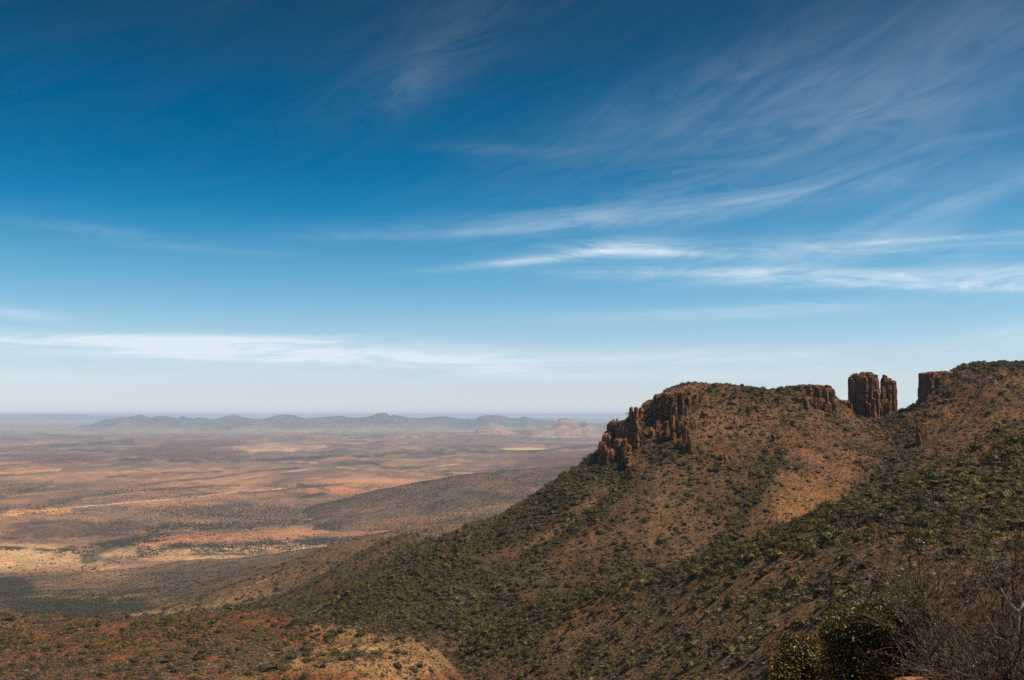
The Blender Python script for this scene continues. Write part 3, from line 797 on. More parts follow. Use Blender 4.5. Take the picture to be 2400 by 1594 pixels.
mountain('farthest_range', [(x, y - 1 + (6 if i % 3 else 0) * .3) for i, (x, y) in enumerate(FAR)], 88000, 6000, -470, (0.15, 0.12, 0.11), 241, 0.4, 24, 8)

# ------------------------------------------------------------------ finding where a line of sight meets a surface
def hit(px, py, H, Y0, Y1, n=400):
    dx, dy, dz = ray(px, py)
    Y = np.linspace(Y0, Y1, n)
    d = H(Y * dx / dy, Y) - Y * dz / dy
    i = np.argmax(d > 0)
    Yh = Y[i] if d[i] > 0 else Y1
    x = Yh * dx / dy
    return float(x), float(Yh), float(H(np.array([x]), np.array([Yh]))[0])

# ------------------------------------------------------------------ rock columns, towers and cliffs
def column_mesh(w, dpt, h, rs, sides=8, sink=4.0):
    """one dolerite column: irregular plan, stepped joints, broken leaning top"""
    r_ = np.random.default_rng(rs)
    th = np.linspace(0, 2 * math.pi, sides, endpoint=False) + r_.uniform(-.2, .2, sides)
    rad = 1 + r_.uniform(-.24, .14, sides)
    zs = [-sink]
    while zs[-1] < h * .97:
        zs.append(zs[-1] + w * r_.uniform(.3, 1.1))
    zs[-1] = h
    V = []; rings = 0
    tilt = r_.uniform(-.35, .35, 2)
    ox = oy = 0.0
    for i, z in enumerate(zs):
        f = max(0, z / h)
        taper = 1.22 - .30 * f + r_.uniform(-.13, .13)
        last = i == len(zs) - 1
        ox = r_.uniform(-.10, .10) * w; oy = r_.uniform(-.08, .08) * w
        for sub in ((0, 1) if not last else (0,)):
            tp = taper if sub == 0 else taper * r_.uniform(.88, 1.02)
            if last: tp *= .7
            for k in range(sides):
                q = rad[k] * tp * (1 + r_.uniform(-.04, .04))
                cx_, sy_ = math.cos(th[k]), math.sin(th[k])
                zz = z + sub * w * .10 + (w * .5 * (cx_ * tilt[0] + sy_ * tilt[1]) if f > .75 else 0) + (r_.uniform(-.1, .1) * w if last else 0)
                V.append((cx_ * w / 2 * q + ox, sy_ * dpt / 2 * q + oy, zz))
            rings += 1
    Fc = []
    for i in range(rings - 1):
        for k in range(sides):
            a = i * sides + k; b = i * sides + (k + 1) % sides
            Fc.append((a, b, b + sides, a + sides))
    V.append((ox, oy, h + r_.uniform(0, .12) * w)); c = len(V) - 1
    for k in range(sides):
        Fc.append(((rings - 1) * sides + k, (rings - 1) * sides + (k + 1) % sides, c))
    return V, Fc

def core_mesh(w, dpt, h, rs, dome=.12, sink=4.0, nth=44, ribs=7):
    """massive body of a tower or buttress: ribbed, cracked into blocks, rounded top"""
    nz = int(np.clip(h / 1.3, 9, 30))
    th = np.linspace(0, 2 * math.pi, nth, endpoint=False)
    zs = np.concatenate([np.linspace(-sink, h * (1 - dome), nz), h * (1 - dome) + h * dome * np.sin(np.linspace(.25, 1, 5) * math.pi / 2)])
    sh = np.concatenate([np.ones(nz), np.cos(np.linspace(.25, .93, 5) * math.pi / 2) ** .55])
    TH, ZZ = np.meshgrid(th, zs); SHR = np.repeat(sh[:, None], nth, 1)
    c, s_ = np.cos(TH), np.sin(TH)
    R = (np.abs(c) ** 3.2 + np.abs(s_) ** 3.2) ** (-1 / 3.2)
    circ = lambda fx, fz, sd, o=3: fbm(c * fx + 31 + ZZ * fz * .6, s_ * fx + 17 + ZZ * fz, sd, o)
    g = ridged(c * ribs * .45 + 9 + rs, s_ * ribs * .45 + 5 + ZZ * .012, rs, 3)
    R = R * (1 + .17 * np.clip(g, -.9, .6) + .10 * circ(2.2, .02, rs + 1))
    blk = _h(np.floor(TH * nth / 9), np.floor(ZZ / (h * .11 + .5) + _h(np.floor(TH * nth / 9), TH * 0, rs + 4) * 3), rs + 2)
    R = R * (1 + .09 * (blk - .5)) * (1 + .10 * (1 - np.clip(ZZ / h, 0, 1)) ** 1.5)
    X = c * R * SHR * w / 2 + circ(1.5, .05, rs + 5) * w * .03; Y = s_ * R * SHR * dpt / 2
    Z = ZZ + (SHR < 1) * .05 * h * circ(3, 0, rs + 7) + .35 * (_h(np.floor(TH * nth / 5), np.floor(ZZ), rs + 8) - .5) * (ZZ > h * .8)
    V = np.stack([X, Y, Z], -1).reshape(-1, 3).tolist()
    n = len(zs); Fc = []
    for i in range(n - 1):
        for k in range(nth):
            a = i * nth + k; b = i * nth + (k + 1) % nth
            Fc.append((a, b, b + nth, a + nth))
    V.append((0, 0, h * 1.0)); e = len(V) - 1
    for k in range(nth): Fc.append(((n - 1) * nth + k, (n - 1) * nth + (k + 1) % nth, e))
    return V, Fc

TOPS = []
def outcrop(name, label, cat, cols, H, group=None, Y=None, cname='rock_column', rs=0):
    """cols: (px centre, y top, y base, width px, setback m)"""
    built = []
    for i, cdef in enumerate(cols):
        px, yt, yb, wpx = cdef[:4]; back = cdef[4] if len(cdef) > 4 else 0.0
        if Y is None:
            bx, by, bz = hit(px, yb, H, 500, 1100)
        else:
            by = Y; dx, dy, dz = ray(px, yb); bx = by * dx / dy; bz = by * dz / dy
        w = wpx / F * by
        dp = w * (1.7 if wpx <= 16.5 else 1.0)
        by2 = by + dp * 0.4 + back
        dx, dy, dz = ray(px, yt)
        bx2 = by2 * dx / dy
        zt = by2 * dz / dy
        built.append((bx2, by2, bz, zt, w, dp, i))
    cx = sum(b[0] for b in built) / len(built); cy = sum(b[1] for b in built) / len(built); cz = min(b[2] for b in built)
    t = empty(name, (cx, cy, cz), label, cat, group)
    for (x, y, z0, zt, w, dp, i) in built:
        hgt = max(1.5, zt - z0)
        if cols[i][3] > 16.5:
            V, Fc = core_mesh(w, dp * cols[i][5] if len(cols[i]) > 5 else dp, hgt, rs * 100 + i, cols[i][6] if len(cols[i]) > 6 else .1)
            o = mesh_obj('rock_wall', V, Fc, M_ROCK, t)
            o.rotation_euler = (0, 0, math.radians(cols[i][7] if len(cols[i]) > 7 else 0))
            TOPS.append((x, y, z0 + hgt, w * .4, dp * .4))
        else:
            V, Fc = column_mesh(w * 1.12, dp * 1.12, hgt, rs * 100 + i)
            o = mesh_obj(cname, V, Fc, M_ROCK, t)
        o.location = (x - cx, y - cy, z0 - cz)
    return t

outcrop('rock_tower', 'broad fluted rock tower standing in the saddle, left of its narrower neighbour', 'rock tower',
        [(2012, 878, 984, 38, 4, .75, .07, -38), (2030, 874, 984, 36, 8, .9, .13, -30), (2044, 880, 984, 26, 4, .9, .15, -30), (1998, 884, 984, 18, 7, 1.2, .05, -40), (2029, 884, 984, 9, -1), (2040, 905, 984, 11, -1.5), (2036, 945, 990, 9, -3.5), (2054, 915, 982, 12, -1),
         (2062, 945, 980, 9, 0), (2047, 935, 986, 9, -3)], H_R, Y=903, rs=1)
outcrop('rock_tower', 'narrow rock tower with a stepped top, right of the broad tower', 'rock tower',
        [(2076, 888, 980, 24, 6, .9, .08, -35), (2089, 894, 980, 19, 3, 1.0, .05, -30), (2096, 896, 978, 9, 4), (2070, 908, 976, 12, 0), (2066, 935, 978, 10, -1), (2083, 905, 976, 9, 0), (2079, 945, 984, 12, -3), (2075, 880, 900, 11, 6)], H_R, Y=905, rs=2)
outcrop('rock_stump', 'low square rock stump at the left foot of the broad tower', 'rock',
        [(1982, 939, 985, 18, 3, .9, .1), (1977, 948, 985, 11, 1), (1992, 945, 988, 9, 0)], H_R, Y=902, rs=3)
outcrop('mesa_cliff', 'dark cliff at the left end of the right-hand mesa, facing the towers', 'cliff',
        [(2180, 875, 965, 46, 4, 1.0, .02, -48), (2196, 872, 962, 46, 14, 1.2, .02, -44), (2212, 873, 955, 38, 6, .8, .03, -38), (2226, 880, 945, 28, 8, .8, .1, -30), (2164, 884, 968, 13, 12), (2182, 888, 962, 10, -4), (2196, 884, 958, 11, -2), (2208, 890, 952, 11, -1), (2219, 889, 945, 12, 0), (2158, 928, 972, 12, 8),
         (2232, 896, 938, 12, 2), (2240, 902, 932, 11, 4), (2175, 918, 970, 12, -4), (2201, 918, 960, 9, -4), (2213, 922, 955, 10, -3), (2168, 900, 968, 10, 2), (2190, 930, 966, 11, -5)], H_R, Y=884, rs=4)
outcrop('knob_cliff', 'broken cliff around the small flat knob left of the towers', 'cliff',
        [(1876, 904, 924, 30, 5, .5, .12), (1906, 903, 930, 42, 4, .5, .06), (1932, 904, 946, 32, 5, .7, .06), (1944, 910, 960, 22, 3, .9, .2, -25), (1954, 935, 974, 20, 4, .9, .3, -20), (1898, 908, 928, 9, 0), (1918, 908, 936, 9, -.5), (1936, 915, 950, 10, 0),
         (1864, 931, 944, 17, 2, .6, .3), (1880, 931, 949, 22, 1, .6, .3), (1900, 931, 953, 24, 1, .6, .3), (1921, 933, 960, 22, 0, .7, .3), (1938, 943, 968, 17, 0, .8, .3), (1890, 938, 952, 8, -1), (1911, 940, 956, 8, -1)], H_R, rs=5)
outcrop('summit_cliff', 'orange fluted cliff under the left brow of the long ridge', 'cliff',
        [(1546, 926, 980, 26, 4, .9, .12, -20), (1566, 919, 984, 26, 3, 1, .08, 5), (1588, 917, 978, 27, 7, .8, .06), (1607, 918, 976, 24, 4, .8, .08, 10), (1532, 942, 974, 18, 6, .9, .2, -20), (1557, 932, 980, 10, -1), (1576, 930, 988, 10, 0), (1599, 924, 984, 10, 1), (1614, 928, 975, 9, 0), (1583, 945, 992, 9, -1), (1626, 925, 962, 20, 6, .7, .3), (1645, 928, 955, 17, 6, .6, .4), (1575, 925, 975, 60, 11, .4, .1), (1555, 955, 985, 22, 2, .6, .3), (1600, 950, 988, 24, 3, .6, .3)], H_R, rs=6)
outcrop('rib_cliff', 'two tall orange rock ribs with a black cleft, below the summit cliff', 'cliff',
        [(1577, 974, 1030, 13, -1), (1602, 975, 1020, 19, 0, 1.2, .2, 10), (1609, 998, 1048, 17, 0, 1.1, .3), (1616, 1020, 1064, 12, 0), (1592, 966, 1000, 17, 9, .8, .1), (1604, 1038, 1066, 14, 1), (1625, 985, 1020, 17, 3, .8, .4), (1600, 985, 1040, 30, 6, .5, .2)], H_R, rs=7)
outcrop('rock_rib', 'short paired orange ribs between the twin pinnacles and the black cleft', 'rock',
        [(1542, 985, 1014, 14, 0), (1555, 996, 1022, 11, 0), (1562, 988, 1026, 12, 2), (1529, 1003, 1026, 12, 0), (1548, 1010, 1032, 17, 0, .7, .4)], H_R, rs=8)
outcrop('rock_pinnacle', 'taller left one of the twin thin pinnacles on the nose of the ridge', 'pinnacle', [(1479, 955, 1052, 10, 0), (1480, 985, 1055, 13, 1)], H_R, rs=9)
outcrop('rock_pinnacle', 'right one of the twin pinnacles, stacked in orange blocks', 'pinnacle', [(1491, 954, 1048, 11, 0), (1492, 990, 1052, 13, 1)], H_R, rs=10)
outcrop('rock_stump', 'small square block on the crest just right of the twin pinnacles', 'rock', [(1502, 955, 985, 12, 4)], H_R, rs=11)
outcrop('nose_cliff', 'jagged cliff at the left end of the ridge, dropping towards the plain', 'cliff',
        [(1440, 988, 1060, 32, 4, .8, .12, -15), (1461, 987, 1066, 30, 3, .8, .05, -10), (1436, 984, 1048, 9, 3), (1470, 981, 1060, 9, 2), (1425, 1016, 1080, 26, 4, .9, .3, -20), (1412, 1036, 1090, 20, 5, .9, .35, -20), (1464, 1030, 1088, 14, 2), (1474, 1042, 1096, 12, 1), (1432, 1010, 1075, 34, 9, .6, .2, -15),
         (1450, 1028, 1080, 24, 2, .8, .3), (1446, 981, 1000, 6, 3), (1430, 1052, 1090, 22, 2, .8, .4), (1470, 1000, 1062, 26, 6, .6, .1)], H_R, rs=12)
outcrop('rock_rib', 'thin red rib low on the slope under the nose cliff', 'rock', [(1470, 1070, 1104, 11, 1), (1475, 1090, 1122, 8, 1)], H_R, rs=13)
outcrop('rock_step', 'small dark rock step in the middle of the ridge face', 'rock', [(1692, 1062, 1082, 8, 0), (1700, 1065, 1080, 7, 1), (1712, 1066, 1080, 8, 1)], H_R, rs=14)
outcrop('rock_step', 'dark overhanging rock in the gully under the right-hand mesa', 'rock', [(2157, 1000, 1042, 17, 2, .8, .2), (2165, 992, 1036, 13, 3), (2153, 1015, 1048, 9, 0)], H_R, rs=15)

# ------------------------------------------------------------------ plants: small library of bush shapes
def bush_mesh(name, mat, rs, leaves=120, leaf=0.13, core=1, flat=0.75, twig=0, coresize=0.8):
    r_ = np.random.default_rng(rs)
    bm = bmesh.new()
    bmesh.ops.create_icosphere(bm, subdivisions=core, radius=1)
    lob = [(r_.normal(size=3), r_.uniform(.1, .6)) for _ in range(6)]
    lob = [(l / np.linalg.norm(l), a) for l, a in lob]
    def rad(d):
        q = 0.78
        for l, a in lob:
            q += a * max(0, float(d @ l)) ** 3
        return q
    for v in bm.verts:
        d = np.array(v.co); d /= np.linalg.norm(d)
        k = rad(d) * coresize * r_.uniform(.82, 1.12)
        v.co = (d[0] * k, d[1] * k, max(-.25, d[2] * k * flat + .32))
    for i in range(leaves):
        d = r_.normal(size=3); d[2] = abs(d[2]) * 1.0 - .25; d /= np.linalg.norm(d)
        k = rad(d) * r_.uniform(.80, 1.10)
        c = np.array((d[0] * k, d[1] * k, max(-.15, d[2] * k * flat + .32)))
        n = d + r_.normal(size=3) * .6; n /= np.linalg.norm(n)
        u = np.cross(n, r_.normal(size=3)); u /= np.linalg.norm(u); w = np.cross(n, u)
        s = leaf * r_.uniform(.6, 1.4)
        q = [bm.verts.new(c + u * s * a + w * s * b * .7) for a, b in ((-1, -.2), (0, -1), (1, .1), (.1, 1))]
        bm.faces.new(q)
    me = bpy.data.meshes.new(name); bm.to_mesh(me); bm.free()
    me.materials.append(mat)
    return me
def tuft_mesh(name, mat, rs, n=22):
    r_ = np.random.default_rng(rs)
    V = []; Fc = []
    for i in range(n):
        a = r_.uniform(0, 2 * math.pi); b = r_.uniform(.1, 1.0); h = r_.uniform(.5, 1.1); w = r_.uniform(.12, .24)
        bx, by = math.cos(a) * b * .55, math.sin(a) * b * .55
        t = a + r_.uniform(1, 2)
        V += [(bx - w * math.cos(t), by - w * math.sin(t), -.15), (bx + w * math.cos(t), by + w * math.sin(t), -.15), (bx + math.cos(a) * b * .6, by + math.sin(a) * b * .6, h)]
        Fc.append((3 * i, 3 * i + 1, 3 * i + 2))
    me = bpy.data.meshes.new(name); me.from_pydata(V, [], Fc); me.materials.append(mat)
    return me
def boulder_mesh(name, mat, rs, sub=1, sq=0.8):
    r_ = np.random.default_rng(rs)
    bm = bmesh.new(); bmesh.ops.create_icosphere(bm, subdivisions=sub, radius=1)
    ax = r_.uniform(.7, 1.2, 3)
    pl = [(lambda d: d / np.linalg.norm(d))(r_.normal(size=3)) for _ in range(7)]
    for v in bm.verts:
        d = np.array(v.co); k = 1.0
        for p_ in pl:
            c = float(d @ p_)
            if c > .55: k = min(k, .72 / c * 1.0)
        k *= r_.uniform(.93, 1.07)
        v.co = tuple(d * k * ax * np.array((1, 1, sq)))
    me = bpy.data.meshes.new(name); bm.to_mesh(me); bm.free(); me.materials.append(mat)
    return me
BUSH = {
    'olive': [bush_mesh('olive_bush', M_OLIVE, 10 + i, 150, .13) for i in range(3)],
    'dark': [bush_mesh('dark_bush', M_DARK, 20 + i, 150, .13, 1, .85) for i in range(3)],
    'grey': [bush_mesh('grey_bush', M_GREY, 30 + i, 120, .10, 1, .7, 0, .6) for i in range(3)],
    'tuft': [tuft_mesh('grass_tuft', M_DRY, 40 + i) for i in range(3)],
    'plain': [bush_mesh('plain_bush', M_PLAINBUSH, 50 + i, 30, .24, 1, .8) for i in range(2)],
    'brush': [bush_mesh('brown_bush', M_DRYBUSH, 60 + i, 70, .14, 1, .6, 0, .75) for i in range(3)],
}
def crag_src(rs):
    V, Fc = column_mesh(2.2, 1.7, 2.0, rs, 7, 1.0)
    me = bpy.data.meshes.new('crag'); me.from_pydata(V, [], Fc); me.materials.append(M_ROCK)
    return me
CRAGM = [crag_src(900 + i) for i in range(4)]
ROCKM = [boulder_mesh('boulder', M_ROCK, 70 + i) for i in range(4)]

def gn_scatter(name, sources, pos, scl, rotz, idx, tilt=None):
    me = bpy.data.meshes.new(name)
    me.vertices.add(len(pos)); me.vertices.foreach_set('co', pos.astype(np.float32).ravel())
    a = me.attributes.new('scl', 'FLOAT_VECTOR', 'POINT'); a.data.foreach_set('vector', scl.astype(np.float32).ravel())
    a = me.attributes.new('rot', 'FLOAT', 'POINT'); a.data.foreach_set('value', rotz.astype(np.float32))
    a = me.attributes.new('idx', 'INT', 'POINT'); a.data.foreach_set('value', idx.astype(np.int32))
    o = bpy.data.objects.new(name, me); COL.objects.link(o)
    g = bpy.data.node_groups.new(name, 'GeometryNodeTree')
    g.interface.new_socket('Geometry', in_out='INPUT', socket_type='NodeSocketGeometry')
    g.interface.new_socket('Geometry', in_out='OUTPUT', socket_type='NodeSocketGeometry')
    N = g.nodes; L = g.links
    gi = N.new('NodeGroupInput'); go = N.new('NodeGroupOutput')
    ip = N.new('GeometryNodeInstanceOnPoints'); L.new(gi.outputs[0], ip.inputs['Points'])
    gti = N.new('GeometryNodeJoinGeometry')
    for sm in reversed(sources):
        so_ = bpy.data.objects.new(sm.name + '_source', sm)
        oi = N.new('GeometryNodeObjectInfo'); oi.inputs['Object'].default_value = so_
        oi.inputs['As Instance'].default_value = True
        L.new(oi.outputs['Geometry'], gti.inputs[0])
    L.new(gti.outputs[0], ip.inputs['Instance'])
    ip.inputs['Pick Instance'].default_value = True
    def attr(nm, typ):
        n = N.new('GeometryNodeInputNamedAttribute'); n.data_type = typ; n.inputs['Name'].default_value = nm
        return n.outputs[0]
    L.new(attr('idx', 'INT'), ip.inputs['Instance Index'])
    L.new(attr('scl', 'FLOAT_VECTOR'), ip.inputs['Scale'])
    cx = N.new('ShaderNodeCombineXYZ'); L.new(attr('rot', 'FLOAT'), cx.inputs[2])
    L.new(cx.outputs[0], ip.inputs['Rotation'])
    L.new(ip.outputs[0], go.inputs[0])
    md = o.modifiers.new('scatter', 'NODES'); md.node_group = g
    o['kind'] = 'stuff'
    return o

def scatter(layer, dens, xr=(-60, 2460), yr=(0, 1640)):
    """random points on a terrain layer; dens = plants per square metre at the grid corners"""
    D = LAYERS[layer]
    X, Y, Z = D['X'], D['Y'], D['Z']
    a = (X[:-1, 1:] - X[:-1, :-1] + X[1:, 1:] - X[1:, :-1]) * .5 * (Y[1:, :-1] - Y[:-1, :-1])
    dd = (dens[:-1, :-1] + dens[1:, 1:]) * .5
    pxc, pyc = D['px'][:-1, :-1], D['py'][:-1, :-1]
    vis = D['k'] & (pxc > xr[0]) & (pxc < xr[1]) & (pyc < yr[1]) & (pyc > yr[0])
    n = rng.poisson(np.clip(a * dd, 0, 50) * vis)
    ii, jj = np.nonzero(n)
    rep = n[ii, jj]
    ii = np.repeat(ii, rep); jj = np.repeat(jj, rep)
    u = rng.random(len(ii)); v = rng.random(len(ii))
    def b(A):
        return (A[ii, jj] * (1 - u) + A[ii, jj + 1] * u) * (1 - v) + (A[ii + 1, jj] * (1 - u) + A[ii + 1, jj + 1] * u) * v
    return b(X), b(Y), b(Z), b(D['veg']), b(D['g'])

ALL = {}
def collect(sp, x, y, z, r, flat=1.0):
    n = len(x)
    h = r * flat * rng.uniform(.7, 1.15, n)
    ALL.setdefault(sp, []).append(np.stack([x, y, z - 0.05 * r, r, h, rng.uniform(0, 6.28, n), rng.integers(0, 3, n)], 1))
def patch(x, y, s, seed, lo=0.0, hi=0.5):
    return sstep(lo, hi, fbm(x / s, y / s, seed, 3))

for lay, seed in (('near_hillside', 1), ('rocky_ridge', 2), ('red_knoll', 3)):
    D = LAYERS[lay]; veg, g, X, Y = D['veg'], D['g'], D['X'], D['Y']
    fade = 1 - sstep(1100, 1500, Y) * .7
    k = 1.0 if lay != 'rocky_ridge' else 0.8
    # green shrubs
    x, y, z, v, gg = scatter(lay, (0.04 * veg + 0.24 * veg * g * (0.45 + .55 * patch(X, Y, 22, 210 + seed, -.3, .3))) * fade * k)
    r = np.clip(rng.lognormal(.08, .45, len(x)), .45, 3.1) * (1.0 if lay != 'red_knoll' else 1.05)
    isd = rng.random(len(x)) < np.clip(.35 + .9 * fbm(x / 40, y / 40, 220 + seed, 3), .1, .9)
    for spc, m_ in (('dark', isd), ('olive', ~isd)):
        collect(spc, x[m_], y[m_], z[m_], r[m_], .95)
    # mid-size low brush between them
    x, y, z, v, gg = scatter(lay, (0.26 * veg + .10) * fade * k * (0.5 + patch(X, Y, 12, 230 + seed, -.4, .4)))
    r = np.clip(rng.lognormal(-.5, .45, len(x)), .25, 1.7)
    t_ = rng.random(len(x)); pg = np.clip(.55 + .9 * fbm(x / 30, y / 30, 240 + seed, 3), .05, .9)
    m1 = t_ < pg * .5; m2 = (t_ >= pg * .5) & (t_ < .35 + gg * .5); m3 = ~(m1 | m2)
    collect('grey', x[m1], y[m1], z[m1], r[m1] * 1.1, .8)
    collect('olive', x[m2], y[m2], z[m2], r[m2], .85)
    collect('brush', x[m3], y[m3], z[m3], r[m3], .8)
    # dry grass tufts
    x, y, z, v, gg = scatter(lay, np.where(Y < 1000, .8, .03) * (0.25 + .75 * (1 - g)) * (0.5 + .8 * patch(X, Y, 6, 250 + seed, -.4, .4)) * k)
    collect('tuft', x, y, z, rng.uniform(.25, .6, len(x)), 1.0)
    if lay == 'red_knoll':
        rim = (D['px'] > 680) & (D['px'] < 1075) & (D['k_full'] if 'k_full' in D else True)
        x, y, z, v, gg = scatter(lay, .028 * rim * patch(X, Y, 9, 310, -.1, .5))
        collect('dark', x, y, z, np.clip(rng.lognormal(.1, .45, len(x)), .5, 2.4), 1.0)
    # stones
    up_ = sstep(-45, 0, D['Z']) * (lay == 'rocky_ridge')
    stone = (.008 + .06 * patch(X, Y, 26, 260 + seed, .15, .5) + .12 * up_ * patch(X, Y, 20, 265, -.2, .4)) * (Y < 1050)
    x, y, z, v, gg = scatter(lay, stone)
    collect('stone', x, y, z, np.clip(rng.lognormal(-.9, .5, len(x)) * (1 + 1.2 * sstep(-40, 0, z) * (y > 640)), .15, 3.2), .7)
D = LAYERS['rocky_ridge']
cr = sstep(-48, -5, D['Z']) * (D['Y'] > 640) * (D['Y'] < 880) * (D['py'] > 925) * (D['px'] < 2180)
band = sstep(.25, .6, ridged(D['X'] / 45, D['Z'] / 9 + D['Y'] / 60, 295, 3)) * patch(D['X'], D['Y'], 30, 296, -.25, .25)
band = band * (1 - .85 * blob(D['px'], D['py'], 1890, 1110, 110, 110, -.5, .4, 1)) * (1 - .7 * blob(D['px'], D['py'], 2280, 970, 170, 90, 0, .4, 2))
x, y, z, v, gg = scatter('rocky_ridge', (.11 * band + .006) * cr)
rr = np.clip(rng.lognormal(.05, .45, len(x)), .5, 3.2)
ALL.setdefault('crag', []).append(np.stack([x, y, z - .5 * rr, rr, rr * rng.uniform(.35, .85, len(x)), rng.uniform(0, 6.28, len(x)), rng.integers(0, 4, len(x))], 1))
D = LAYERS['lower_slopes']
x, y, z, v, gg = scatter('lower_slopes', (.003 + .05 * D['veg'] ** 1.5) * (0.4 + .9 * patch(D['X'], D['Y'], 60, 270, -.4, .4)) * (1 - .5 * sstep(2000, 3500, D['Y'])))
r = np.clip(rng.lognormal(.35, .35, len(x)), .7, 3.0)
t_ = rng.random(len(x)) < .35
collect('brush', x[t_], y[t_], z[t_], r[t_] * .9, .8); collect('plain', x[~t_], y[~t_], z[~t_], r[~t_], .9)
D = LAYERS['foothill']
x, y, z, v, gg = scatter('foothill', (.003 + .03 * D['veg']) * (Y_ok := (D['Y'] < 6200)) * (0.4 + .9 * patch(D['X'], D['Y'], 90, 280, -.4, .4)))
collect('plain', x, y, z, np.clip(rng.lognormal(.5, .3, len(x)), .9, 3.2), .9)
D = LAYERS['plain']
x, y, z, v, gg = scatter('plain', (.0006 + .009 * np.clip(D['veg'], 0, 2) ** 2) * (D['Y'] < 6500) * (D['Y'] > 2300))
collect('plain', x, y, z, np.clip(rng.lognormal(.55, .4, len(x)), .8, 4.5), .9)
# shrubs along the crest lines, seen against the sky
D = LAYERS['rocky_ridge']
crestm = (D['Y'] > 840) & (D['Y'] < 935) & (D['Z'] > -25)
x, y, z, v, gg = scatter('rocky_ridge', .035 * crestm * (0.3 + patch(D['X'], D['Y'], 14, 290, -.2, .4)))
collect('dark', x, y, z, np.clip(rng.lognormal(-.15, .35, len(x)), .4, 1.8), 1.0)

tp = np.array([(x + rng.uniform(-a_, a_), y + rng.uniform(-b_, b_), z - .5) for (x, y, z, a_, b_) in TOPS for _ in range(int(5 + a_))])
collect('dark', tp[:, 0], tp[:, 1], tp[:, 2], rng.uniform(.5, 1.3, len(tp)), .9)
for k_ in ALL:
    ALL[k_] = np.concatenate(ALL[k_])

# the largest bushes in the picture are things of their own, the rest of each cover is one mass
KINDS = {'olive': ('olive_shrub', 'olive-green'), 'dark': ('dark_shrub', 'dark green')}
cand = []
for sp in ('olive', 'dark'):
    A = ALL[sp]
    px, py = proj(A[:, 0], A[:, 1], A[:, 2])
    size = A[:, 3] * 2 * F / A[:, 1]
    ok = (px > 10) & (px < 2390) & (py < 1585) & ~((px > 1790) & (py > 1330 + (2400 - px) * 0.12)) & (A[:, 1] < 1000)
    # hidden behind the near slope's brow?
    for i in np.nonzero(ok & (size > 11))[0]:
        cand.append((size[i], sp, i, px[i], py[i]))
cand.sort(key=lambda c: -c[0])
def visible(i, sp):
    x, y, z, r = ALL[sp][i, :4]
    t = np.linspace(0.15, 0.985, 60)
    xx, yy, zz = x * t, y * t, (z + r) * t
    return bool((zz > np.maximum(np.maximum(H_N(xx, yy), H_L(xx, yy)), H_R(xx, yy)) - .5)[yy > 60].all())
def zone(px, py, y):
    """where a shrub stands, told by landmarks"""
    if px < 1080 and y < 700:
        if px < 740:
            row = 'near the brow of' if py < 1490 else ('halfway down' if py < 1545 else 'low on')
            return f'{row} the red hill', ('at the left edge' if px < 150 else 'left part' if px < 330 else 'middle part' if px < 540 else 'beside the pale knoll')
        return 'on the pale knoll', ('left part' if px < 860 else 'middle part' if px < 960 else 'right tip')
    marks = [(1430, 'the nose cliff'), (1560, 'the summit cliff'), (1690, 'the round summit'), (1800, 'the crest dip'), (1900, 'the flat knob'), (2025, 'the broad tower'), (2110, 'the narrow tower'), (2190, 'the mesa cliff'), (2330, 'the mesa top'), (9999, 'the mesa rim')]
    mk = next(m for p, m in marks if px < p) if px > 1250 else ('the pyramid hill' if px > 1150 else 'the pink hill')
    if y > 640:
        row = 'on the ridge crest' if py < 960 else 'high on the ridge' if py < 1060 else 'mid ridge' if py < 1180 else 'low on the ridge'
    else:
        edge = np.interp(px, [1100, 1400, 1800, 2100, 2400], [1480, 1377, 1240, 1127, 990])
        dd_ = py - edge
        row = 'on the hillside brow' if dd_ < 40 else 'in the green belt' if dd_ < 90 else 'mid hillside' if dd_ < 170 else 'lower hillside' if dd_ < 260 else 'near the frame bottom'
    return row, 'under ' + mk
chosen = []
nsel = 0
take = {'olive': [], 'dark': []}
for (s_, sp, i, px_, py_) in cand:
    if nsel >= 288: break
    if not visible(i, sp): continue
    x, y, z, r, h, rot, ix = ALL[sp][i]
    row, side = zone(px_, py_, y)
    sz = 'big' if s_ > 24 else ('medium' if s_ > 18 else 'small')
    fl = 'squat ' if h < r * .82 else ('tall ' if h > r * 1.0 else '')
    chosen.append((sp, i, px_, f'{sz} {fl}{KINDS[sp][1]} shrub {row}, {side}', f'{KINDS[sp][1]} shrubs {row}'))
    take[sp].append(i); nsel += 1
byl = {}
for c_ in chosen: byl.setdefault(c_[3], []).append(c_)
NUM = ['one', 'two', 'three', 'four', 'five', 'six', 'seven', 'eight', 'nine', 'ten', 'eleven', 'twelve']
ORDN = ['', 'second', 'third', 'fourth', 'fifth', 'sixth', 'seventh', 'eighth', 'ninth', 'tenth', 'eleventh']
def place(i, n):
    if n == 1 or n > 12: return ''
    return ', ' + ('leftmost' if i == 0 else 'rightmost' if i == n - 1 else ORDN[i]) + ' of ' + NUM[n - 1]
for lab, mem in byl.items():
    mem.sort(key=lambda c: c[2])
    for q_i, (sp, i, px_, _, grp) in enumerate(mem):
        x, y, z, r, h, rot, ix = ALL[sp][i]
        o = bpy.data.objects.new('shrub', BUSH[sp][int(ix)])
        COL.objects.link(o)
        o.location = (x, y, z); o.scale = (r, r, h); o.rotation_euler = (0, 0, rot)
        lab_ = lab + place(q_i, len(mem))
        o['label'] = lab_ if len(lab_.split()) <= 16 else lab_.replace('squat ', '').replace('tall ', '')
        o['category'] = 'shrub'; o['group'] = grp
print('single shrubs', nsel, 'counts', {k_: len(v_) for k_, v_ in ALL.items()})
for sp in take:
    ALL[sp] = np.delete(ALL[sp], take[sp], 0)
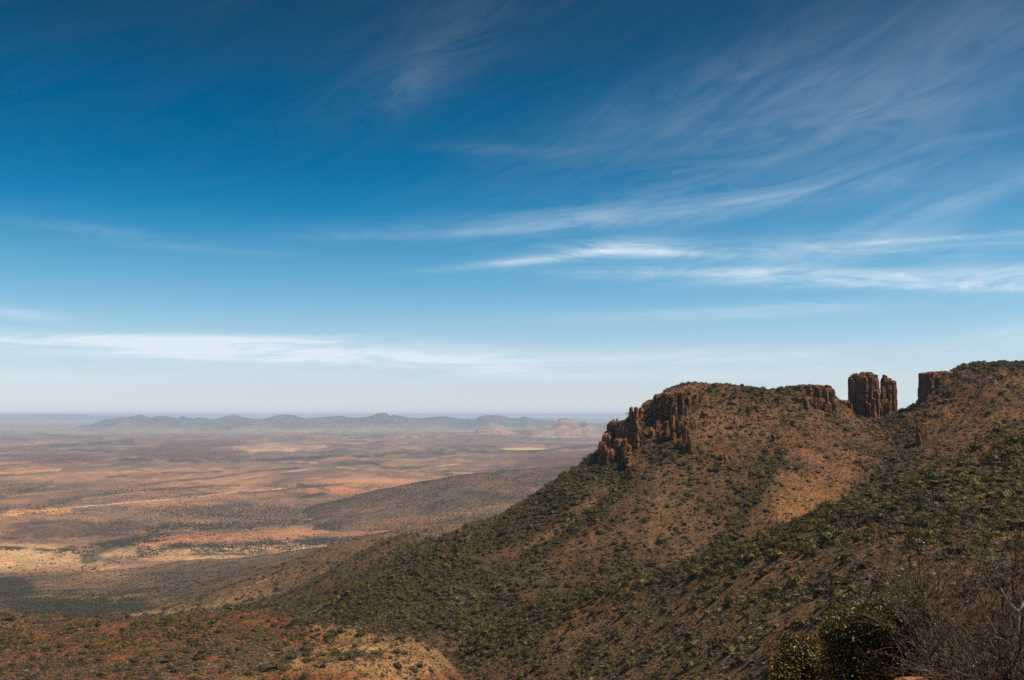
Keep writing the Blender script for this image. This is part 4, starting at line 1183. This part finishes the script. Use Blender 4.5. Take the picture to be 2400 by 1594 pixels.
NAMES = {'olive': 'olive_scrub', 'dark': 'dark_green_scrub', 'grey': 'grey_scrub', 'brush': 'brown_brush', 'tuft': 'dry_grass', 'plain': 'plain_scrub', 'stone': 'scattered_stones', 'crag': 'rock_crags'}
for sp, A in ALL.items():
    src = ROCKM if sp == 'stone' else (CRAGM if sp == 'crag' else BUSH[sp])
    gn_scatter(NAMES[sp], src, A[:, :3], np.stack([A[:, 3], A[:, 3] * rng.uniform(.65, 1.25, len(A)), A[:, 4]], 1), A[:, 5], A[:, 6].astype(int) % len(src))

# bushes the photograph singles out
def single(px, py, wpx, H, sp, var, label, name='shrub', tall=1.0, mat=None, Yr=(60, 1000), wide=1.0, cat='shrub', group=None, me=None):
    x, y, z = hit(px, py, H, *Yr, n=900)
    r = wpx / 2 / F * y
    o = bpy.data.objects.new(name, me or BUSH[sp][var])
    COL.objects.link(o)
    o.location = (x, y, z - .05 * r); o.scale = (r * wide, r, r * tall); o.rotation_euler = (0, 0, px * .37)
    o['label'] = label; o['category'] = cat
    if group: o['group'] = group
    return o
single(785, 1490, 16, H_L, 'dark', 0, 'lone round dark tree on the bare top of the pale knoll', 'tree', 1.3, cat='tree')
single(806, 1547, 30, H_L, 'olive', 1, 'left half of the widest bush clump on the pale knoll', tall=.9)
single(818, 1543, 26, H_L, 'dark', 2, 'right half of the widest bush clump on the pale knoll', tall=1.0)
single(931, 1532, 20, H_L, 'olive', 0, 'rounded bush just under the right shoulder of the pale knoll', tall=1.1)
single(970, 1574, 24, H_L, 'olive', 2, 'largest round bush near the bottom right of the pale knoll', tall=1.0)
single(933, 1568, 17, H_L, 'dark', 1, 'dark upright bush left of the largest round bush on the knoll', tall=1.3)
single(628, 1568, 44, H_L, 'dark', 2, 'long low dark thicket at the bottom of the red hill', tall=.5, wide=1.2)
M_BRIGHT = leaf_mat('bright_green_leaves', [(0.12, 0.14, 0.02), (0.15, 0.17, 0.025)], .4)
bright = bush_mesh('bright_bush', M_BRIGHT, 91, 180, .12, 2, .6)
single(2336, 1256, 30, H_N, 'olive', 0, 'bright yellow-green flat-topped shrub high at the right of the near hillside', tall=.8, me=bright)
single(2372, 1290, 40, H_N, 'dark', 1, 'large dark shrub below the bright yellow-green one at the right', tall=1.0)
single(1345, 1245, 26, H_R, 'olive', 1, 'pale green bush beside the scree chute on the left of the ridge face', tall=.9, Yr=(500, 1100))

# boulders the photograph singles out
M_PALEROCK = rock_mat('pale_boulder_rock', (0.42, 0.33, 0.26), (0.24, 0.18, 0.14), (0.55, 0.48, 0.4), 3.0)
M_PINKROCK = rock_mat('pink_boulder_rock', (0.36, 0.19, 0.13), (0.2, 0.11, 0.08), (0.45, 0.28, 0.2), 3.0)
bp = [boulder_mesh('pale_boulder', M_PALEROCK, 80 + i, 2) for i in range(2)]
bk = [boulder_mesh('pink_boulder', M_PINKROCK, 84 + i, 2) for i in range(2)]
for (px, py, w_, H, me_, lab, Yr) in [
        (739, 1436, 10, H_R, bp[0], 'larger pale boulder at the foot of the dark slope, left of its small neighbour', (560, 1200)),
        (750, 1436, 6, H_R, bp[1], 'small pale boulder right beside the larger pale boulder', (560, 1200)),
        (1071, 1405, 12, H_R, bk[0], 'pink boulder alone in the dark green slope below the scree', (560, 1100)),
        (952, 1484, 9, H_R, bk[1], 'long pink boulder in the dark green scrub behind the knoll', (560, 1100)),
        (1007, 1482, 6, H_R, bp[1], 'small white boulder in the dark scrub right of the long pink one', (560, 1100)),
        (1168, 1372, 9, H_R, bk[1], 'pinkish boulder beside the pale grey scrub stripe on the slope', (560, 1100)),
        (2076, 968, 17, H_R, bk[0], 'rounded orange boulder in the scrub below the narrow tower', (600, 1100)),
        (2060, 982, 9, H_R, bk[1], 'small pink boulder below the rounded orange boulder', (600, 1100)),
        (2010, 990, 14, H_R, bk[1], 'flat orange boulder below the dark foot of the broad tower', (600, 1100)),
        (1766, 1031, 8, H_R, bp[0], 'pale pink boulder in the dark brush on the ridge face', (600, 1100)),
        (1505, 985, 8, H_R, bp[1], 'white boulder right of the twin pinnacles', (600, 1100)),
        (1545, 962, 9, H_R, bp[0], 'cream block at the foot of the summit cliff', (600, 1100)),
        (2244, 1214, 12, H_N, bk[0], 'pink boulder in the green belt, left of the bright shrub', (100, 500)),
        (2227, 1222, 5, H_N, bp[0], 'small white stone left of the pink boulder in the green belt', (100, 500)),
        (2292, 1232, 15, H_N, bk[1], 'ribbed pink outcrop just left of the bright yellow-green shrub', (100, 500)),
        (1938, 1339, 9, H_N, bk[0], 'red stone half hidden by scrub in the middle of the near hillside', (100, 500))]:
    x, y, z = hit(px, py, H, *Yr, n=900)
    r = w_ / 2 / F * y
    o = bpy.data.objects.new('boulder', me_); COL.objects.link(o)
    o.location = (x, y, z + .2 * r); o.scale = (r, r, r * .7); o.rotation_euler = (0, 0, px * .71)
    o['label'] = lab; o['category'] = 'boulder'

# ------------------------------------------------------------------ the ledge under the viewpoint
def H_E(x, y):
    z = -1.78 - .95 * sstep(5.6, 8.0, y) - .5 * sstep(8, 11, y)
    z = z - 6 * sstep(11.0, 14.5, y) - 14 * np.clip((y - 12.5) / 8, 0, 4)
    edge = sstep(0, 1.0, (2.35 - x + .3 * np.sin(y * 2)) ) * sstep(5.4, 6.2, y)
    z = z - 7 * edge
    z = z + .10 * fbm(x / .9, y / .9, 301, 4)
    return z
ex = np.linspace(-8, 16, 130); ey = np.concatenate([np.linspace(-8, 4, 20), np.linspace(4.2, 16, 90)])
EX, EY = np.meshgrid(ex, ey); EZ = H_E(EX, EY)
q, _ = grid_quads(*EX.shape)
ec = base(EX.shape, (0.24, 0.12, 0.06))
o = np_mesh('viewpoint_ledge', np.stack([EX, EY, EZ], -1).reshape(-1, 3), q, ground_mat('ledge_soil', (.15, .8, 4), None, 0, .05), {'albedo': ('FLOAT_COLOR', ec.reshape(-1, 3)), 'scrub': ('FLOAT', np.zeros(EX.size))})
o['kind'] = 'structure'

def slab(px0, px1, ytop, Y, label):
    x0, _, z0 = P(px0, ytop, Y); x1, _, z1 = P(px1, ytop, Y)
    w = x1 - x0; r_ = np.random.default_rng(5)
    nx_, ny_ = 26, 14
    V = []; Fc = []
    for j in range(ny_):
        for i in range(nx_):
            a = i / (nx_ - 1) * 2 - 1; b = j / (ny_ - 1) * 2 - 1
            x = a * w * .5; y = b * w * .42
            e = max(0, 1 - (abs(a) ** 4 + abs(b) ** 4)) ** .35
            z = -0.42 + .44 * e + .018 * float(fbm(np.array([x * 9 + 4]), np.array([y * 9]), 311, 4)[0])
            V.append((x, y, z))
    for j in range(ny_ - 1):
        for i in range(nx_ - 1):
            k = j * nx_ + i; Fc.append((k, k + 1, k + nx_ + 1, k + nx_))
    o = mesh_obj('ledge_rock', V, Fc, M_LEDGE, None, True)
    o.location = ((x0 + x1) / 2, Y, z0 - .03)
    o['label'] = label; o['category'] = 'rock'
slab(2080, 2205, 1586, 6.3, 'smooth orange rock at the bottom edge under the foreground bushes')

# ------------------------------------------------------------------ foreground bushes
def gloss_leaf_mat():
    m, T = new_mat('glossy_leaves')
    g = T.add('ShaderNodeNewGeometry')
    isl = g.outputs['Random Per Island']
    c = T.ramp(isl, [(0.0, (0.035, 0.032, 0.010)), (0.45, (0.065, 0.055, 0.014)), (0.66, (0.12, 0.095, 0.018)), (0.82, (0.24, 0.16, 0.022)), (0.93, (0.42, 0.24, 0.03)), (0.985, (0.38, 0.16, 0.09))], 'CONSTANT')  # yellow steps: real yellow leaves, plus sunlit yellow-olive glints put into the colour
    b = T.add('ShaderNodeBsdfPrincipled'); T.put(b.inputs['Base Color'], c)
    b.inputs['Roughness'].default_value = .38; b.inputs['Specular IOR Level'].default_value = .45
    tr = T.add('ShaderNodeBsdfTranslucent'); T.put(tr.inputs['Color'], T.mix(1.0, c, (1.5, 1.2, .5, 1), 'MULTIPLY'))
    mx = T.add('ShaderNodeMixShader'); mx.inputs[0].default_value = .3
    T.l.new(b.outputs[0], mx.inputs[1]); T.l.new(tr.outputs[0], mx.inputs[2])
    o = T.add('ShaderNodeOutputMaterial'); T.l.new(mx.outputs[0], o.inputs[0])
    return m
M_GLOSS = gloss_leaf_mat()
def bark_mat(name, a, b_):
    m, T = new_mat(name)
    g = T.add('ShaderNodeNewGeometry')
    n = T.noise(g.outputs['Position'], 14, 4, .6)
    finish(T, T.ramp(n, [(.35, a), (.65, b_)]), .85, n, .004, .8, .2)
    return m
M_TWIG = bark_mat('twig_bark', (0.05, 0.03, 0.018), (0.15, 0.097, 0.06))
M_PALEBARK = bark_mat('pale_bark', (0.16, 0.13, 0.11), (0.42, 0.37, 0.31))

class Tubes:
    def __init__(self): self.V = []; self.F = []
    def seg(self, pts, radii, n=4):
        base_i = None
        for i, (p, r) in enumerate(zip(pts, radii)):
            p = np.array(p)
            d = np.array(pts[min(i + 1, len(pts) - 1)]) - np.array(pts[max(i - 1, 0)])
            d = d / (np.linalg.norm(d) + 1e-9)
            u = np.cross(d, (0.3, 0.5, 0.81)); u /= np.linalg.norm(u) + 1e-9; w = np.cross(d, u)
            k0 = len(self.V)
            for k in range(n):
                a = 2 * math.pi * k / n
                self.V.append(tuple(p + (u * math.cos(a) + w * math.sin(a)) * r))
            if base_i is not None:
                for k in range(n):
                    self.F.append((base_i + k, base_i + (k + 1) % n, k0 + (k + 1) % n, k0 + k))
            base_i = k0
    def build(self, name, mat, parent=None, smooth=True):
        return mesh_obj(name, self.V, self.F, mat, parent, smooth)

def leafy_bush(name, label, lobes, base_pt, nleaf, rs, leaf=.013):
    """lobes: (x,y,z,rx,ry,rz) in world metres"""
    r_ = np.random.default_rng(rs)
    t = empty(name, base_pt, label, 'bush')
    b0 = np.array(base_pt)
    V = []; Fc = []
    vol = np.array([l[3] * l[4] + l[3] * l[5] for l in lobes]); vol = vol / vol.sum()
    L = np.array(lobes)
    which = r_.choice(len(lobes), nleaf, p=vol)
    tips = []
    for k in range(nleaf):
        l = L[which[k]]
        d = r_.normal(size=3); d /= np.linalg.norm(d)
        if d[2] < -.4: d[2] *= -1
        n3 = .75 + .25 * math.sin(d[0] * 9 + rs) * math.sin(d[2] * 8 + d[1] * 6)
        rr = (r_.random() ** .45) * (.86 + .2 * n3)
        c = l[:3] + d * l[3:] * rr - b0
        n = d * .5 + np.array((0, 0, .35)) + r_.normal(size=3) * .75; n /= np.linalg.norm(n)
        u = np.cross(n, r_.normal(size=3)); u /= np.linalg.norm(u); w = np.cross(n, u)
        s = leaf * r_.uniform(.65, 1.35)
        i0 = len(V)
        V += [tuple(c - u * s * 1.3), tuple(c + w * s * .62 + n * s * .18), tuple(c + u * s * 1.3), tuple(c - w * s * .62 + n * s * .18)]
        Fc += [(i0, i0 + 1, i0 + 2), (i0, i0 + 2, i0 + 3)]
        if k % 22 == 0: tips.append(c)
    fo = mesh_obj('leaves', V, Fc, M_GLOSS, t); fo['kind'] = 'stuff'
    tb = Tubes(); st = Tubes()
    for c in tips:
        a = c * np.array((.25, .25, .12)) + r_.normal(size=3) * .03
        m = (a + c) / 2 + r_.normal(size=3) * .04
        tb.seg([a, m, c], [.006, .004, .0015], 3)
    to = tb.build('twigs', M_TWIG, t); to['kind'] = 'stuff'
    for k in range(7):
        tb = Tubes()
        c = tips[int(r_.integers(len(tips)))] * .7
        m = c * .5 + np.array((0, 0, -.05))
        tb.seg([(r_.normal() * .03, r_.normal() * .03, -.1), m, c], [.018, .012, .005], 5)
        tb.build('stem', M_TWIG, t)
    return t
def lob(px, py, wpx, hpx, Y, ry=None):
    x, y, z = P(px, py, Y)
    return (x, y, z, wpx / F * Y, (ry or wpx) / F * Y, hpx / F * Y)
leafy_bush('glossy_bush', 'large dark glossy-leaved bush in the foreground at the bottom right', [lob(2005, 1492, 82, 84, 9.1), lob(2090, 1480, 88, 92, 9.0), lob(2050, 1590, 125, 95, 9.0), lob(2100, 1440, 60, 55, 9.6), lob(2140, 1560, 60, 90, 9.2), lob(1965, 1560, 42, 70, 9.1),
           lob(1960, 1490, 38, 32, 9.2), lob(2118, 1396, 44, 38, 9.3), lob(2150, 1450, 50, 60, 8.9), lob(2030, 1440, 46, 34, 9.5)], (P(2060, 1680, 9.2)[0], 9.2, -3.05), 29000, 401, .0105)
leafy_bush('glossy_bush', 'small dark glossy-leaved bush left of the large one in the foreground', [lob(1868, 1540, 55, 45, 10.2), lob(1845, 1500, 28, 24, 10.4), lob(1900, 1535, 44, 40, 10.3), lob(1850, 1600, 60, 60, 10.1), lob(1920, 1590, 45, 60, 10.0), lob(1893, 1505, 26, 20, 10.3)],
           (P(1880, 1650, 10.2)[0], 10.2, -3.25), 9500, 402, .0115)

def bare_shrub(name, label, base_pt, aims, rs, spread=.6, depth=4, r0=.019, leaves=0):
    """aims: end points of the main stems"""
    r_ = np.random.default_rng(rs)
    t = empty(name, base_pt, label, 'shrub')
    b0 = np.array(base_pt)
    tw = Tubes(); tips = []
    def grow(p, d, ln, r, lev):
        n = 4
        pts = [p]; q = p; dd = d
        for i in range(n):
            dd = dd + r_.normal(size=3) * .13 + np.array((0, 0, .05)); dd /= np.linalg.norm(dd)
            q = q + dd * ln / n; pts.append(q)
        tw.seg(pts, np.linspace(r, r * .45, n + 1), 3)
        if lev > 0:
            for k in range(3 if lev > 1 else 4):
                i = int(r_.integers(1, n + 1))
                nd = dd * 1.0 + r_.normal(size=3) * spread; nd /= np.linalg.norm(nd)
                grow(pts[i], nd, ln * r_.uniform(.5, .8), r * .55, lev - 1)
        else:
            tips.append(pts[-1])
    for a in aims:
        a = np.array(a) - b0
        tb = Tubes()
        n = 7; pts = []
        off = r_.normal(size=3) * .03
        for i in range(n + 1):
            f = i / n
            pts.append(off * (1 - f) + a * f + np.array((0, 0, -.10 * math.sin(f * math.pi))) * np.linalg.norm(a) * .5 + r_.normal(size=3) * .018 * (0 < i < n))
        tb.seg(pts, np.linspace(r0, r0 * .35, n + 1), 5)
        tb.build('stem', M_TWIG, t)
        for i in range(2, n + 1):
            for k in range(4):
                dd = (pts[i] - pts[i - 1]); dd = dd / np.linalg.norm(dd) + r_.normal(size=3) * spread; dd /= np.linalg.norm(dd)
                grow(np.array(pts[i]), dd, np.linalg.norm(a) * r_.uniform(.14, .32), r0 * .32, depth - 2)
    o = tw.build('twigs', M_TWIG, t); o['kind'] = 'stuff'
    if leaves:
        V = []; Fc = []
        for k in range(leaves):
            c = tips[int(r_.integers(len(tips)))] + r_.normal(size=3) * .03
            n = r_.normal(size=3); n /= np.linalg.norm(n)
            u = np.cross(n, r_.normal(size=3)); u /= np.linalg.norm(u); w = np.cross(n, u); s = .009
            i0 = len(V)
            V += [tuple(c - u * s), tuple(c + w * s * .6), tuple(c + u * s), tuple(c - w * s * .6)]
            Fc.append((i0, i0 + 1, i0 + 2, i0 + 3))
        lo = mesh_obj('leaves', V, Fc, M_GLOSS, t); lo['kind'] = 'stuff'
    return t
def q_(px, py, Y): return P(px, py, Y)
bare_shrub('bare_shrub', 'grey-brown leafless shrub arching left over the large glossy bush', (P(2330, 1700, 8.6)[0], 8.6, -3.0),
           [q_(2105, 1395, 8.7), q_(2140, 1370, 8.8), q_(2165, 1400, 8.4), q_(2200, 1450, 8.3), q_(2150, 1470, 8.2), q_(2180, 1540, 8.1), q_(2230, 1500, 8.8)], 501, leaves=900)
bare_shrub('bare_shrub', 'tall leafless shrub fanning up behind the pale forked branch at the right edge', (P(2400, 1700, 9.6)[0], 9.6, -3.1),
           [q_(2240, 1400, 9.6), q_(2285, 1370, 9.7), q_(2335, 1345, 9.8), q_(2300, 1430, 9.4), q_(2260, 1480, 9.3), q_(2380, 1310, 9.9), q_(2350, 1420, 9.5), q_(2430, 1350, 9.8)], 502, leaves=1200)
bare_shrub('bare_shrub', 'low tangled leafless shrub filling the bottom right corner', (P(2390, 1740, 7.6)[0], 7.6, -2.6),
           [q_(2260, 1560, 7.6), q_(2300, 1520, 7.7), q_(2340, 1500, 7.5), q_(2230, 1585, 7.4), q_(2390, 1490, 7.8), q_(2290, 1590, 7.3), q_(2370, 1560, 7.5)], 503, leaves=700)
# pale forked dead branch
bx = P(2397, 1700, 8.0)
t = empty('dead_tree', (bx[0], 8.0, -2.75), 'pale-barked dead branch forking into two at the right edge', 'dead tree')
b0 = np.array((bx[0], 8.0, -2.75))
def wp(px, py, Y): return np.array(P(px, py, Y)) - b0
tb = Tubes(); tb.seg([np.array((0, 0, -.05)), wp(2396, 1600, 8.0), wp(2388, 1530, 8.0), wp(2385, 1470, 8.02), wp(2388, 1432, 8.0)], [.020, .017, .0145, .0135, .0125], 8); tb.build('trunk', M_PALEBARK, t)
tb = Tubes(); tb.seg([wp(2388, 1434, 8.0), wp(2376, 1424, 8.0), wp(2363, 1412, 7.95), wp(2354, 1396, 7.9), wp(2345, 1378, 7.9)], [.0125, .010, .009, .0075, .0045], 7); tb.build('branch', M_PALEBARK, t)
tb = Tubes(); tb.seg([wp(2387, 1434, 8.0), wp(2394, 1424, 8.0), wp(2402, 1408, 8.05), wp(2408, 1385, 8.1), wp(2422, 1340, 8.1)], [.0125, .0115, .010, .009, .005], 7); tb.build('branch', M_PALEBARK, t)

for (a_, b_) in [((2368, 1416, 7.97), (2362, 1396, 7.9)), ((2357, 1402, 7.93), (2345, 1396, 7.95)), ((2386, 1500, 8.0), (2370, 1468, 7.9)), ((2370, 1468, 7.9), (2366, 1440, 7.85)), ((2388, 1540, 8.0), (2374, 1520, 8.05)), ((2395, 1424, 8.0), (2392, 1395, 8.0))]:
    tb = Tubes(); p0, p1 = wp(*a_), wp(*b_); tb.seg([p0, (p0 + p1) / 2 + rng.normal(size=3) * .008, p1], [.0055, .004, .002], 5); tb.build('twig', M_PALEBARK, t)

# ------------------------------------------------------------------ haze
hb = bmesh.new()
bmesh.ops.create_cube(hb, size=1)
for v_ in hb.verts:
    v_.co.x *= 260000; v_.co.y *= 220000
    v_.co.z = 75 if v_.co.z > 0 else -620
hm = bpy.data.meshes.new('haze'); hb.to_mesh(hm)
for v_ in hm.vertices: v_.co.y += 90000
haze = bpy.data.objects.new('haze', hm); COL.objects.link(haze)
haze['kind'] = 'stuff'
mh, T = new_mat('haze_air')
pv = T.add('ShaderNodeVolumePrincipled')
pv.inputs['Color'].default_value = (0.64, 0.81, 1.0, 1)
pv.inputs['Density'].default_value = 2.6e-5
pv.inputs['Anisotropy'].default_value = 0.0
o_ = T.add('ShaderNodeOutputMaterial'); T.l.new(pv.outputs[0], o_.inputs['Volume'])
hm.materials.append(mh)
mh.cycles.homogeneous_volume = True
